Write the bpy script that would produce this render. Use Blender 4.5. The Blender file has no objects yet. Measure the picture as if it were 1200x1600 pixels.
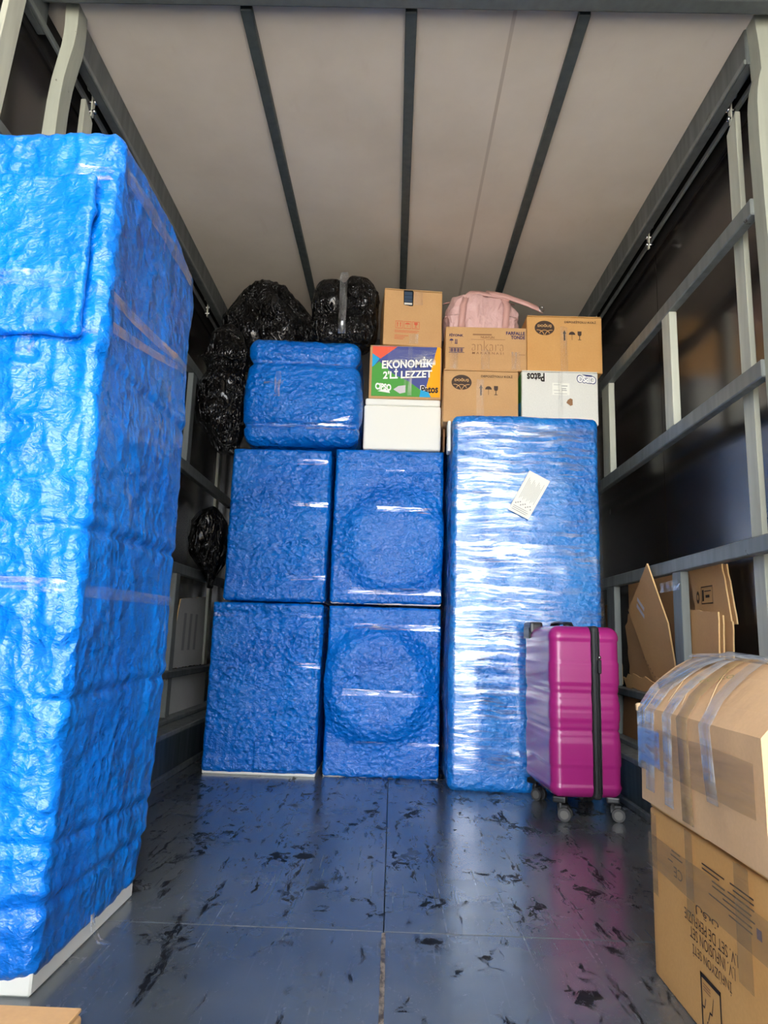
import bpy, bmesh, math, random
import numpy as np
from mathutils import Vector, Matrix

random.seed(7)
scene = bpy.context.scene
COL = scene.collection

# ------------------------------------------------------------------ camera, sky, sun, exposure
CAM_LOC = (0.0, 0.0, 0.70)
PITCH, YAW, ROLL, FPX = math.radians(10.2), math.radians(-1.0), math.radians(1.85), 1085.0
cp, sp, cy, sy, cr, sr = math.cos(PITCH), math.sin(PITCH), math.cos(YAW), math.sin(YAW), math.cos(ROLL), math.sin(ROLL)
fw = Vector((sy * cp, cy * cp, sp)); rx = Vector((cy, -sy, 0)); up = rx.cross(fw)
rx2 = cr * rx + sr * up; up2 = -sr * rx + cr * up
cam_d = bpy.data.cameras.new('camera'); cam = bpy.data.objects.new('camera', cam_d); COL.objects.link(cam)
cam_d.sensor_fit = 'VERTICAL'; cam_d.sensor_height = 32.0; cam_d.lens = FPX / 1600 * 32.0
cam_d.clip_start = 0.02; cam_d.clip_end = 200
cam.matrix_world = Matrix(((rx2.x, up2.x, -fw.x, CAM_LOC[0]), (rx2.y, up2.y, -fw.y, CAM_LOC[1]), (rx2.z, up2.z, -fw.z, CAM_LOC[2]), (0, 0, 0, 1)))
scene.camera = cam

world = bpy.data.worlds.new('world'); scene.world = world; world.use_nodes = True
bg = world.node_tree.nodes['Background']; bg.inputs['Color'].default_value = (0.90, 0.95, 1.0, 1); bg.inputs['Strength'].default_value = 3.0

sun_d = bpy.data.lights.new('sun', 'SUN'); sun = bpy.data.objects.new('sun', sun_d); COL.objects.link(sun)
sun_d.energy = 12.0; sun_d.angle = 0.01; sun_d.color = (1.0, 0.95, 0.88)
sun.rotation_euler = Vector((-0.55, -0.22, -0.80)).to_track_quat('-Z', 'Y').to_euler()   # light falls away from the rear opening

vs = scene.view_settings
vs.view_transform = 'Standard'; vs.look = 'None'; vs.gamma = 1.0; vs.use_curve_mapping = False; vs.exposure = 2.0
scene.cycles.use_denoising = True
scene.cycles.max_bounces = 7; scene.cycles.diffuse_bounces = 4; scene.cycles.glossy_bounces = 4; scene.cycles.transparent_max_bounces = 8
scene.cycles.use_adaptive_sampling = True; scene.cycles.adaptive_threshold = 0.03
scene.cycles.sample_clamp_indirect = 8

# ------------------------------------------------------------------ noise (numpy)
def _hash(i, j, k, s):
    n = (i.astype(np.int64) * 73856093) ^ (j.astype(np.int64) * 19349663) ^ (k.astype(np.int64) * 83492791) ^ (s * 2654435761)
    n = n & 0xffffffff; n = ((n ^ (n >> 13)) * 1274126177) & 0xffffffff; n = ((n ^ (n >> 15)) * 2246822519) & 0xffffffff
    return ((n ^ (n >> 16)) & 0xffff) / 65535.0

def vn(P, f=1.0, s=0):
    """smooth value noise 0..1 at points P (n,3); f may be a 3-vector"""
    Q = np.asarray(P, float) * np.asarray(f, float) + 1000.37
    I = np.floor(Q); F = Q - I; F = F * F * F * (F * (F * 6 - 15) + 10)
    i, j, k = I[:, 0], I[:, 1], I[:, 2]; u, v, w = F[:, 0], F[:, 1], F[:, 2]
    def L(a, b, t): return a + (b - a) * t
    x00 = L(_hash(i, j, k, s), _hash(i + 1, j, k, s), u); x10 = L(_hash(i, j + 1, k, s), _hash(i + 1, j + 1, k, s), u)
    x01 = L(_hash(i, j, k + 1, s), _hash(i + 1, j, k + 1, s), u); x11 = L(_hash(i, j + 1, k + 1, s), _hash(i + 1, j + 1, k + 1, s), u)
    return L(L(x00, x10, v), L(x01, x11, v), w)

def fbm(P, f, s=0, o=3):
    f = np.asarray(f, float); t = 0; a = 1.0; n = 0
    for q in range(o):
        t = t + a * (vn(P, f * 2 ** q, s + q) * 2 - 1); n += a; a *= .5
    return t / n

def ridge(P, f, s=0):
    return 1 - np.abs(vn(P, f, s) * 2 - 1)

def sstep(a, b, x):
    t = np.clip((x - a) / (b - a), 0, 1); return t * t * (3 - 2 * t)

# ------------------------------------------------------------------ material helper
class G:
    def __init__(self, name):
        self.m = bpy.data.materials.new(name); self.m.use_nodes = True
        self.t = self.m.node_tree; self.t.nodes.clear()
        self.out = self.n('ShaderNodeOutputMaterial')
    def n(self, k, **kw):
        nd = self.t.nodes.new(k)
        for a, b in kw.items(): setattr(nd, a, b)
        return nd
    def l(self, a, b): self.t.links.new(a, b)
    def coord(self, scale=(1, 1, 1), rot=(0, 0, 0), warp=0, wscale=8):
        tc = self.n('ShaderNodeTexCoord'); mp = self.n('ShaderNodeMapping')
        src = tc.outputs['Object']
        if warp:
            nz = self.n('ShaderNodeTexNoise'); nz.inputs['Scale'].default_value = wscale; nz.inputs['Detail'].default_value = 2
            self.l(src, nz.inputs['Vector'])
            a = self.n('ShaderNodeVectorMath', operation='SUBTRACT'); self.l(nz.outputs['Color'], a.inputs[0]); a.inputs[1].default_value = (.5, .5, .5)
            b = self.n('ShaderNodeVectorMath', operation='SCALE'); self.l(a.outputs[0], b.inputs[0]); b.inputs['Scale'].default_value = warp
            c = self.n('ShaderNodeVectorMath', operation='ADD'); self.l(src, c.inputs[0]); self.l(b.outputs[0], c.inputs[1]); src = c.outputs[0]
        mp.inputs['Scale'].default_value = scale; mp.inputs['Rotation'].default_value = rot
        self.l(src, mp.inputs['Vector']); return mp.outputs['Vector']
    def noise(self, vec, scale=5, detail=3, rough=.5, dist=0):
        nz = self.n('ShaderNodeTexNoise'); self.l(vec, nz.inputs['Vector'])
        nz.inputs['Scale'].default_value = scale; nz.inputs['Detail'].default_value = detail; nz.inputs['Roughness'].default_value = rough; nz.inputs['Distortion'].default_value = dist
        return nz.outputs['Fac']
    def voro(self, vec, scale=20, feature='F1'):
        v = self.n('ShaderNodeTexVoronoi', feature=feature); self.l(vec, v.inputs['Vector']); v.inputs['Scale'].default_value = scale
        return v.outputs['Distance']
    def ramp(self, fac, stops):
        r = self.n('ShaderNodeValToRGB'); self.l(fac, r.inputs['Fac']); e = r.color_ramp.elements
        while len(e) < len(stops): e.new(.5)
        for q, (p, c) in enumerate(stops):
            e[q].position = p
            e[q].color = (c, c, c, 1) if isinstance(c, (int, float)) else (*c, 1)
        return r.outputs['Color']
    def math(self, op, a, b=None, clamp=False):
        m = self.n('ShaderNodeMath', operation=op); m.use_clamp = clamp
        for q, x in enumerate((a, b)):
            if x is None: continue
            if isinstance(x, (int, float)): m.inputs[q].default_value = x
            else: self.l(x, m.inputs[q])
        return m.outputs[0]
    def mix(self, fac, a, b):
        m = self.n('ShaderNodeMix', data_type='RGBA')
        if isinstance(fac, (int, float)): m.inputs[0].default_value = fac
        else: self.l(fac, m.inputs[0])
        for x, s in ((a, 6), (b, 7)):
            if isinstance(x, tuple): m.inputs[s].default_value = (*x, 1)
            else: self.l(x, m.inputs[s])
        return m.outputs[2]
    def bump(self, h, strength=.5, dist=.01, prev=None):
        b = self.n('ShaderNodeBump'); b.inputs['Strength'].default_value = strength; b.inputs['Distance'].default_value = dist
        self.l(h, b.inputs['Height'])
        if prev is not None: self.l(prev, b.inputs['Normal'])
        return b.outputs['Normal']
    def bsdf(self, base=(.5, .5, .5), rough=.5, metal=0, normal=None, spec=.5, coat=0, coatr=.1, alpha=None, trans=0):
        p = self.n('ShaderNodeBsdfPrincipled')
        def put(nm, x):
            if isinstance(x, (int, float)): p.inputs[nm].default_value = x
            elif isinstance(x, tuple): p.inputs[nm].default_value = (*x, 1)
            else: self.l(x, p.inputs[nm])
        put('Base Color', base); put('Roughness', rough); put('Metallic', metal); put('Specular IOR Level', spec); put('Coat Weight', coat); put('Coat Roughness', coatr)
        if normal is not None: self.l(normal, p.inputs['Normal'])
        if alpha is not None: put('Alpha', alpha)
        self.l(p.outputs[0], self.out.inputs['Surface']); self.p = p
        return self

def c8(r, g, b):
    f = lambda x: (x / 255 / 12.92) if x / 255 <= .04045 else ((x / 255 + .055) / 1.055) ** 2.4
    return (f(r), f(g), f(b))

def plain(name, col, rough=.6, metal=0, spec=.5):
    return G(name).bsdf(col, rough, metal, spec=spec).m

# painted steel, worn
def painted(name, col, chip, chipcol, rough=.45):
    g = G(name); v = g.coord()
    a = g.noise(v, 9, 5, .65); m = g.ramp(a, [(chip, 0.0), (chip + .03, 1.0)])
    b = g.noise(g.coord((1, 1, .12)), 26, 3); tone = g.mix(g.ramp(b, [(.3, 0.), (.75, 1.)]), col, tuple(x * .78 for x in col))
    c = g.mix(m, tone, chipcol)
    nb = g.bump(a, .25, .002)
    return g.bsdf(c, g.ramp(b, [(.2, rough - .1), (.8, rough + .15)]), normal=nb).m

M = {}
M['frame'] = painted('frame_grey_paint', c8(120, 126, 124), .66, c8(58, 52, 46), .4)
M['rail'] = painted('rail_grey_paint', c8(92, 98, 98), .66, c8(48, 44, 40), .42)
M['pale'] = painted('pale_post_paint', c8(205, 208, 192), .72, c8(90, 80, 68), .5)
M['portal'] = painted('portal_pale_paint', c8(168, 172, 158), .67, c8(54, 46, 42), .5)
M['kick'] = painted('kick_board_paint', c8(66, 74, 76), .70, c8(40, 40, 40), .4)
M['batten'] = painted('batten_paint', c8(74, 82, 82), .68, c8(90, 70, 52), .5)

g = G('side_panel_film'); v = g.coord()
nz = g.noise(v, 2.2, 4); sc = g.noise(g.coord((1, .25, 1.0)), 34, 3)
g.bsdf(g.mix(nz, c8(33, 29, 28), c8(50, 46, 44)), g.ramp(nz, [(.3, .19), (.8, .30)]), normal=g.bump(sc, .02, .002), spec=.8, coat=.3, coatr=.2)
M['panel'] = g.m

g = G('ceiling_sheet'); v = g.coord()
a = g.noise(v, 1.6, 5, .6); b = g.noise(g.coord((1, .3, 1)), 12, 4, .6)
col = g.mix(g.ramp(a, [(.35, 0.), (.75, 1.)]), c8(224, 215, 202), c8(208, 198, 184))
col = g.mix(g.ramp(b, [(.62, 0.), (.8, .45)]), col, c8(204, 190, 174))
g.bsdf(col, .55, normal=g.bump(b, .05, .002), spec=.3); M['ceiling'] = g.m
M['seal'] = plain('joint_sealant', c8(192, 180, 166), .7)

# floor boards: dark resin film plywood with scuffs, scratches, gouges
g = G('floor_film_ply'); v = g.coord()
big = g.noise(v, 1.3, 4, .55); fine = g.noise(v, 55, 3)
base = g.mix(g.ramp(big, [(.3, 0.), (.7, 1.)]), c8(66, 73, 80), c8(98, 104, 108))
def streaks(rot, sz, th, w=.02, det=3, stretch=12, warp=.03, wsc=5, rough=.55, inten=1.0):
    vv = g.coord((1, 1. / stretch, 1), (0, 0, math.radians(rot)), warp, wsc)
    return g.ramp(g.noise(vv, sz, det, rough), [(th, 0.), (th + w, inten)])
def mx(*a):
    r = a[0]
    for q in a[1:]: r = g.math('MAXIMUM', r, q)
    return r
lt = mx(streaks(62, 75, .69, .06, 1, 60, .004), streaks(-35, 80, .69, .06, 1, 55, .004), streaks(86, 70, .69, .06, 1, 60, .004), streaks(15, 85, .70, .06, 1, 50, .004))
lt = g.math('MULTIPLY', lt, g.ramp(g.noise(v, 3, 3), [(.38, .0), (.66, .26)]))
base = g.mix(lt, base, c8(150, 153, 153))
dk = mx(streaks(78, 16, .595, .03, 8, 8, .03, 14, .74), streaks(-42, 18, .61, .03, 8, 9, .03, 14, .74), streaks(40, 20, .625, .03, 8, 10, .03, 14, .74))
blot = streaks(30, 7, .575, .02, 7, 1.8, .10, 12, .80)
dk = g.math('MULTIPLY', dk, g.ramp(g.noise(v, 2.6, 3), [(.22, 0.), (.36, 1.)]))
blot = g.math('MULTIPLY', blot, g.ramp(g.noise(g.coord((1, 1, 1), (0, 0, 1)), 1.9, 2), [(.34, 0.), (.44, 1.)]))
dk = mx(dk, blot)
base = g.mix(g.math('MULTIPLY', dk, .95), base, c8(16, 14, 14))
dust = g.ramp(g.noise(g.coord((1, 1, 1), warp=.2), 6, 6, .7), [(.5, 0.), (.75, .4)])
base = g.mix(dust, base, c8(98, 98, 94))
rg = g.ramp(g.noise(v, 4.5, 5, .65), [(.3, .15), (.75, .33)])
rg = g.math('ADD', rg, g.math('MULTIPLY', g.math('MAXIMUM', dk, lt), .30), True)
hb = g.math('MULTIPLY', fine, .25)
g.bsdf(base, rg, normal=g.bump(hb, .22, .0015), spec=g.math('SUBTRACT', .8, g.math('MULTIPLY', dk, .72)), coat=g.math('SUBTRACT', .3, g.math('MULTIPLY', dk, .3)), coatr=.2); M['floor'] = g.m
g = G('joint_strip_worn'); v = g.coord((1, .5, 1)); a = g.noise(v, 60, 4, .7)
g.bsdf(g.mix(g.ramp(a, [(.42, 0.), (.58, 1.)]), c8(60, 54, 50), c8(150, 138, 124)), .6, normal=g.bump(a, .5, .002)); M['joint'] = g.m
g = G('ground_concrete'); v = g.coord(); a = g.noise(v, .8, 5)
g.bsdf(g.mix(a, c8(176, 168, 156), c8(198, 190, 178)), .9); M['ground'] = g.m

# bubble wrap
def wrapmat(name, colA, colB, dirt=0.0, bub=34, rough=(.2, .38), bstr=.6, cstr=.45, coat=.5, crush=0.0, ks=(17, 41), aspect=(1, 1, 1), spec=.6):
    g = G(name); v = g.coord(aspect, (0, 0, 0), .022, 9)
    cell = g.voro(v, bub); bubble = g.ramp(cell, [(.0, 1.), (.75, 0.)])
    crease = g.noise(g.coord((1, 1, 1.7), (math.radians(25), math.radians(25), 0), .04, 6), 40, 3, .55, .5)
    crr = g.ramp(g.math('ABSOLUTE', g.math('SUBTRACT', crease, .5)), [(0., 1.), (.16, 0.)])
    mask = g.ramp(g.noise(g.coord(), 3.2, 2), [(.3, .35), (.62, 1.)])
    nb = g.bump(g.math('MULTIPLY', bubble, mask), bstr, .0055)
    nb = g.bump(crr, cstr, .0042, nb)
    if crush:
        k1 = g.voro(g.coord((1, 1, .8) if ks[0] < 20 else (1, 1, 1.5), (.3, .2, .1) if ks[0] < 20 else (.3, .5, .1), 1.2 / ks[0], ks[0] / 3), ks[0]); k2 = g.voro(g.coord((1, 1, 1), (.6, .1, .4), 2. / ks[1], ks[1] / 5), ks[1])
        cm = g.ramp(g.noise(g.coord(), 4, 3), [(.35, .2), (.6, 1.)])
        nb = g.bump(g.math('MULTIPLY', k1, cm), crush, .51 / ks[0], nb); nb = g.bump(g.math('MULTIPLY', k2, cm), crush, .49 / ks[1], nb)
    nb = g.bump(g.noise(g.coord(), 110, 2), .15, .003, nb)
    tone = g.noise(g.coord(), 2.4, 4, .6)
    col = g.mix(g.ramp(tone, [(.3, 0.), (.7, 1.)]), colA, colB)
    rgh = g.ramp(g.noise(g.coord(), 6, 4), [(.3, rough[0]), (.75, rough[1])])
    if dirt:
        d = g.noise(g.coord((1, 1, .55), (0, .3, 0), .25, 3), 5.5, 6, .74)
        dm = g.math('MULTIPLY', g.ramp(d, [(.615, 0.), (.70, 1.)]), dirt)
        col = g.mix(dm, col, c8(150, 142, 122))
    g.bsdf(col, rgh, normal=nb, spec=spec, coat=coat, coatr=.12)
    return g.m
M['wrap'] = wrapmat('blue_bubble_wrap', c8(0, 90, 186), c8(4, 116, 210), 0, 38, (.12, .22), .5, .45, .08, .60, (25, 50), spec=.42)
M['wrap_near'] = wrapmat('blue_bubble_wrap_dirty', c8(0, 104, 212), c8(0, 130, 232), .7, 34, (.22, .38), .5, .35, .22, .55)
M['wrap_film'] = wrapmat('blue_wrap_under_film', c8(6, 104, 198), c8(24, 136, 218), 0, 38, (.18, .32), .5, .45, .2, .5, (24, 52))
M['foam'] = plain('white_polystyrene', c8(236, 236, 228), .75)

# clear plastic tape / stretch film: several thin layers reflect strongly, little haze, streaks run along one axis
def filmmat(name, tint, lo, hi, th, rough=.12, rot=0, stretch=14, scale=26, bstr=.5, axis=0, haze=.25):
    g = G(name)
    sc = [1, 1, 1]; sc[axis] = 1. / stretch
    v = g.coord(tuple(sc), (0, math.radians(rot), 0), .05, 4)
    s = g.noise(v, scale, 4, .65); s2 = g.noise(v, scale * 2.6, 3, .6); big = g.noise(g.coord((1, 1, 1.6)), 3.2, 3)
    m = g.math('MULTIPLY', g.ramp(g.math('ADD', g.math('MULTIPLY', s, .6), g.math('MULTIPLY', s2, .4)), [(th, 0.), (th + .12, 1.)]), g.ramp(big, [(.38, .12), (.62, 1.)]))
    nb = g.bump(s, bstr, .006); nb = g.bump(s2, bstr * .7, .003, nb)
    df = g.n('ShaderNodeBsdfDiffuse'); df.inputs['Color'].default_value = (*tint, 1); g.l(nb, df.inputs['Normal'])
    gl = g.n('ShaderNodeBsdfGlossy'); gl.inputs['Color'].default_value = (.95, .97, 1, 1); gl.inputs['Roughness'].default_value = rough; g.l(nb, gl.inputs['Normal'])
    tr = g.n('ShaderNodeBsdfTransparent')
    a = g.n('ShaderNodeMixShader'); a.inputs[0].default_value = 1 - haze; g.l(df.outputs[0], a.inputs[1]); g.l(gl.outputs[0], a.inputs[2])
    b = g.n('ShaderNodeMixShader'); g.l(g.math('ADD', g.math('MULTIPLY', m, hi - lo), lo, True), b.inputs[0]); g.l(tr.outputs[0], b.inputs[1]); g.l(a.outputs[0], b.inputs[2])
    g.l(b.outputs[0], g.out.inputs['Surface'])
    return g.m
M['tape_clear'] = filmmat('clear_packing_tape', c8(225, 232, 238), .03, .8, .49, scale=40)
M['tape_vert'] = filmmat('clear_packing_tape_upright', c8(225, 232, 238), .10, .8, .47, axis=2)
M['tape_depth'] = filmmat('clear_packing_tape_sideways', c8(186, 186, 190), .22, .70, .45, axis=1, haze=.55)
M['film'] = filmmat('stretch_film', c8(206, 226, 240), .045, .50, .475, .10, 6, 16, 34, .45, 0, .18)
M['tape_brown'] = filmmat('brown_tinted_tape', c8(172, 142, 98), .36, .55, .45, .16, 0, 14, 24, .3, 1, .85)
M['tape_sky_sheen'] = filmmat('clear_tape_sky_sheen', c8(150, 160, 176), .30, .8, .45, .10, 0, 10, 24, .5, 1, .5)  # clear tape; bluish-grey tint paints the sky's reflection into its colour

# cardboard
def cardmat(name, a_, b_, axis=0):
    g = G(name); v = g.coord()
    n1 = g.noise(v, 3, 5, .6); n2 = g.noise(v, 130, 2)
    sc = [.15, .15, .15]; sc[axis] = 1; fl = g.noise(g.coord(tuple(sc)), 110, 1)
    col = g.mix(g.ramp(n1, [(.3, 0.), (.72, 1.)]), a_, b_)
    col = g.mix(g.ramp(n2, [(.35, .12), (.7, 0.)]), col, tuple(x * .6 for x in a_))
    g.bsdf(col, .72, normal=g.bump(fl, .12, .001), spec=.25); return g.m
M['card'] = cardmat('brown_cardboard', c8(196, 152, 104), c8(208, 166, 116))
M['card_orange'] = cardmat('warm_cardboard', c8(206, 154, 92), c8(216, 168, 106))
M['card_dull'] = cardmat('dull_cardboard', c8(184, 142, 100), c8(196, 154, 112))
M['card_pink'] = cardmat('pinkish_cardboard', c8(208, 170, 130), c8(216, 180, 140))
M['card_dark'] = cardmat('dark_cardboard', c8(140, 98, 66), c8(156, 114, 80))
M['card_pale'] = cardmat('pale_cardboard', c8(205, 170, 130), c8(214, 182, 144))
M['card_edge'] = cardmat('torn_cardboard_edge', c8(222, 182, 124), c8(232, 198, 146), 2)
M['card_white'] = cardmat('white_coated_carton', c8(222, 222, 214), c8(230, 230, 222))
M['card_grey'] = cardmat('grey_white_carton', c8(190, 190, 186), c8(206, 206, 200))
# inks
INK = {k: plain('ink_' + k, c, .6, spec=.3) for k, c in dict(
    black=c8(44, 36, 34), brown=c8(70, 54, 44), purple=c8(66, 54, 92), red=c8(206, 96, 66), white=c8(244, 244, 240), blue=c8(74, 84, 148), navy=c8(44, 56, 110),
    green=c8(78, 160, 66), coral=c8(240, 98, 70), yellow=c8(250, 172, 10), sky=c8(36, 168, 220), grey=c8(150, 150, 150), lightgrey=c8(214, 214, 206), olive=c8(110, 124, 60), paper=c8(238, 238, 228), thin=c8(150, 110, 76), silver=c8(205, 200, 205), tan=c8(206, 162, 106)).items()}
# black bag
g = G('black_bag_plastic'); v = g.coord((1, 1, .4), (0, .35, 0), .09, 6)
w1 = g.noise(v, 30, 3, .55, .8); w2 = g.ramp(g.math('ABSOLUTE', g.math('SUBTRACT', w1, .5)), [(0., 1.), (.10, 0.)])
nb = g.bump(w2, .8, .010); nb = g.bump(g.noise(g.coord((1, 1, .25), (0, .35, 0)), 75, 3), .4, .005, nb)
g.bsdf(c8(10, 9, 9), .17, normal=nb, spec=.45); M['bag'] = g.m
# pink nylon
g = G('pink_nylon'); v = g.coord((1, 1, .6), (0, .4, 0), .08, 6); w1 = g.noise(v, 20, 4, .55, .6)
g.bsdf(g.mix(g.noise(g.coord(), 4, 3), c8(206, 164, 160), c8(220, 184, 180)), .42, normal=g.bump(w1, .9, .016), spec=.4); M['pink'] = g.m
M['pink_strap'] = plain('pink_webbing', c8(206, 160, 152), .5)
# suitcase
g = G('magenta_shell'); v = g.coord(); f1 = g.noise(v, 220, 2)
g.bsdf(g.mix(g.noise(v, 3, 3), c8(158, 34, 112), c8(170, 42, 122)), .27, normal=g.bump(f1, .05, .001), spec=.5, coat=.3, coatr=.15); M['shell'] = g.m
M['black_plastic'] = plain('black_plastic', c8(30, 30, 31), .35)
M['zip'] = plain('black_zip_tape', c8(38, 38, 40), .6)
M['chrome'] = plain('chrome', c8(205, 205, 205), .18, 1.0)
M['zinc'] = plain('zinc_plate', c8(214, 214, 200), .35, .15)
M['rubber'] = plain('grey_wheel_rubber', c8(62, 62, 62), .55)
M['hub'] = plain('wheel_hub', c8(110, 108, 104), .4)
M['cover_film'] = filmmat('suitcase_cover_film', c8(150, 130, 170), .0, .32, .60, .08, 35, 12, 9, .4, 1)
M['darkblue'] = plain('dark_blue_book', c8(38, 62, 88), .5)
M['dark'] = plain('void_shade', c8(12, 11, 11), .9)  # near-black colour stands for shade in the slot and hand hole

# ------------------------------------------------------------------ object helpers
def tag(o, label=None, cat=None, group=None, kind=None):
    if label: o['label'] = label
    if cat: o['category'] = cat
    if group: o['group'] = group
    if kind: o['kind'] = kind
    return o

def empty(name, loc=(0, 0, 0), rz=0, parent=None):
    o = bpy.data.objects.new(name, None); COL.objects.link(o); o.location = loc; o.rotation_euler = (0, 0, rz); o.empty_display_size = .1
    if parent: o.parent = parent
    return o

def thing(name, label, cat, loc=(0, 0, 0), rz=0, group=None):
    return tag(empty(name, loc, rz), label, cat, group)

def mk(name, V, F, mat, parent=None, smooth=False, label=None):
    me = bpy.data.meshes.new(name)
    V = np.asarray(V, float)
    if isinstance(F, np.ndarray):
        me.vertices.add(len(V)); me.vertices.foreach_set('co', V.ravel())
        k = F.shape[1]; me.loops.add(F.size); me.loops.foreach_set('vertex_index', F.ravel().astype(np.int32))
        me.polygons.add(len(F)); me.polygons.foreach_set('loop_start', np.arange(0, F.size, k, dtype=np.int32))
        try: me.polygons.foreach_set('loop_total', np.full(len(F), k, dtype=np.int32))
        except Exception: pass
        me.update(calc_edges=True); me.validate()
    else:
        me.from_pydata([tuple(v) for v in V], [], [tuple(f) for f in F]); me.update()
    me.materials.append(mat)
    if smooth: me.polygons.foreach_set('use_smooth', np.ones(len(me.polygons), dtype=bool))
    o = bpy.data.objects.new(name, me); COL.objects.link(o)
    if parent: o.parent = parent
    if label: o['label'] = label
    return o

BOXF = [(0, 3, 2, 1), (4, 5, 6, 7), (0, 1, 5, 4), (1, 2, 6, 5), (2, 3, 7, 6), (3, 0, 4, 7)]
def boxv(x0, y0, z0, x1, y1, z1):
    return [(x0, y0, z0), (x1, y0, z0), (x1, y1, z0), (x0, y1, z0), (x0, y0, z1), (x1, y0, z1), (x1, y1, z1), (x0, y1, z1)]

def bevel_mesh(V, F, w, seg=2):
    bm = bmesh.new(); vs_ = [bm.verts.new(v) for v in V]
    for f in F: bm.faces.new([vs_[i] for i in f])
    bmesh.ops.recalc_face_normals(bm, faces=bm.faces)
    if w > 0: bmesh.ops.bevel(bm, geom=list(bm.edges), offset=w, segments=seg, affect='EDGES', profile=.6)
    bm.verts.index_update()
    V2 = [tuple(v.co) for v in bm.verts]; F2 = [tuple(v.index for v in f.verts) for f in bm.faces]; bm.free()
    return V2, F2

def box(name, a, b, mat, parent=None, bev=.003, label=None):
    V, F = bevel_mesh(boxv(*a, *b), BOXF, bev, 2 if bev > .004 else 1)
    return mk(name, V, F, mat, parent, False, label)

class Acc:
    """collects several solids into one part"""
    def __init__(s): s.V = []; s.F = []
    def add(s, V, F):
        n = len(s.V); s.V += [tuple(v) for v in V]; s.F += [tuple(i + n for i in f) for f in F]; return s
    def box(s, a, b, bev=0):
        V, F = bevel_mesh(boxv(*a, *b), BOXF, bev, 1) if bev else (boxv(*a, *b), BOXF)
        return s.add(V, F)
    def cyl(s, c, axis, r, h, n=20):
        V = []
        for q in (0, 1):
            for i in range(n):
                t = 2 * math.pi * i / n; u, w = r * math.cos(t), r * math.sin(t); d = (q - .5) * h
                p = {0: (d, u, w), 1: (u, d, w), 2: (u, w, d)}[axis]
                V.append((c[0] + p[0], c[1] + p[1], c[2] + p[2]))
        F = [(i, (i + 1) % n, n + (i + 1) % n, n + i) for i in range(n)] + [tuple(range(n))[::-1], tuple(range(n, 2 * n))]
        return s.add(V, F)
    def build(s, name, mat, parent=None, smooth=False, label=None): return mk(name, s.V, s.F, mat, parent, smooth, label)

def rbox(w, d, h, r, res, disp=None, post=None, bottom=True):
    """rounded box as a fine grid, x in -w/2..w/2, y in 0..d, z in 0..h; disp(P,N) moves points along the normal"""
    half = np.array([w, d, h]) / 2
    def axis_pts(L):
        n = max(2, int(round((L - 2 * r) / res)))
        inner = np.linspace(-L / 2 + r, L / 2 - r, n + 1)
        k = max(2, int(round(r * 1.3 / res)))
        t = np.tan(np.linspace(math.pi / 4, 0, k + 1))[:-1]
        e = r * t
        return np.concatenate([-(L / 2 - r) - e, inner, (L / 2 - r) + e[::-1]])
    ax = [axis_pts(2 * half[i]) for i in range(3)]
    Vs = []; Fs = []; n0 = 0
    for a in range(3):
        b, c = (a + 1) % 3, (a + 2) % 3
        B, C = np.meshgrid(ax[b], ax[c], indexing='ij'); nb, nc = B.shape
        for s in (-1, 1):
            P = np.zeros((nb * nc, 3)); P[:, a] = s * half[a]; P[:, b] = B.ravel(); P[:, c] = C.ravel()
            idx = np.arange(nb * nc).reshape(nb, nc) + n0
            q = np.stack([idx[:-1, :-1], idx[1:, :-1], idx[1:, 1:], idx[:-1, 1:]], -1).reshape(-1, 4)
            if s < 0: q = q[:, ::-1]
            if not (a == 2 and s < 0 and not bottom): Fs.append(q)
            Vs.append(P); n0 += nb * nc
    V = np.concatenate(Vs); F = np.concatenate(Fs)
    key = np.round(V * 1e5).astype(np.int64)
    _, first, inv = np.unique(key, axis=0, return_index=True, return_inverse=True)
    V = V[first]; F = inv.ravel()[F]
    inner = np.clip(V, -half + r, half - r); dv = V - inner; ln = np.linalg.norm(dv, axis=1, keepdims=True); N = dv / np.maximum(ln, 1e-9)
    V = inner + N * r
    V = V + np.array([0, half[1], half[2]])
    if disp is not None: V = V + N * disp(V, N)[:, None]
    if post is not None: V = post(V)
    return V, F

def ribbon(name, pts, wdir, width, mat, parent=None, thick=.0012, smooth=True, label=None, taper=None):
    """thin band along pts; wdir one vector or one per point"""
    n = len(pts); V = []
    for i, p in enumerate(pts):
        p = Vector(p); w = Vector(wdir[i] if isinstance(wdir, list) else wdir).normalized() * ((taper[i] if taper else width) / 2)
        t = (Vector(pts[min(i + 1, n - 1)]) - Vector(pts[max(i - 1, 0)])).normalized()
        nn = t.cross(w).normalized() * (thick / 2)
        V += [p - w - nn, p + w - nn, p + w + nn, p - w + nn]
    F = []
    for i in range(n - 1):
        a = 4 * i; b = a + 4
        for k in range(4): F.append((a + k, a + (k + 1) % 4, b + (k + 1) % 4, b + k))
    F += [(3, 2, 1, 0), tuple(4 * (n - 1) + k for k in range(4))]
    return mk(name, V, F, mat, parent, smooth, label)

def tube(pts, r, n=8):
    V = []; F = []; pts = [Vector(p) for p in pts]; m = len(pts); ref = Vector((.31, .17, .93))
    for i, p in enumerate(pts):
        t = (pts[min(i + 1, m - 1)] - pts[max(i - 1, 0)]).normalized(); u = t.cross(ref).normalized(); w = t.cross(u)
        for k in range(n):
            a = 2 * math.pi * k / n; V.append(p + (u * math.cos(a) + w * math.sin(a)) * r)
    for i in range(m - 1):
        for k in range(n): F.append((i * n + k, i * n + (k + 1) % n, (i + 1) * n + (k + 1) % n, (i + 1) * n + k))
    F += [tuple(range(n))[::-1], tuple(range((m - 1) * n, m * n))]
    return V, F

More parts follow.
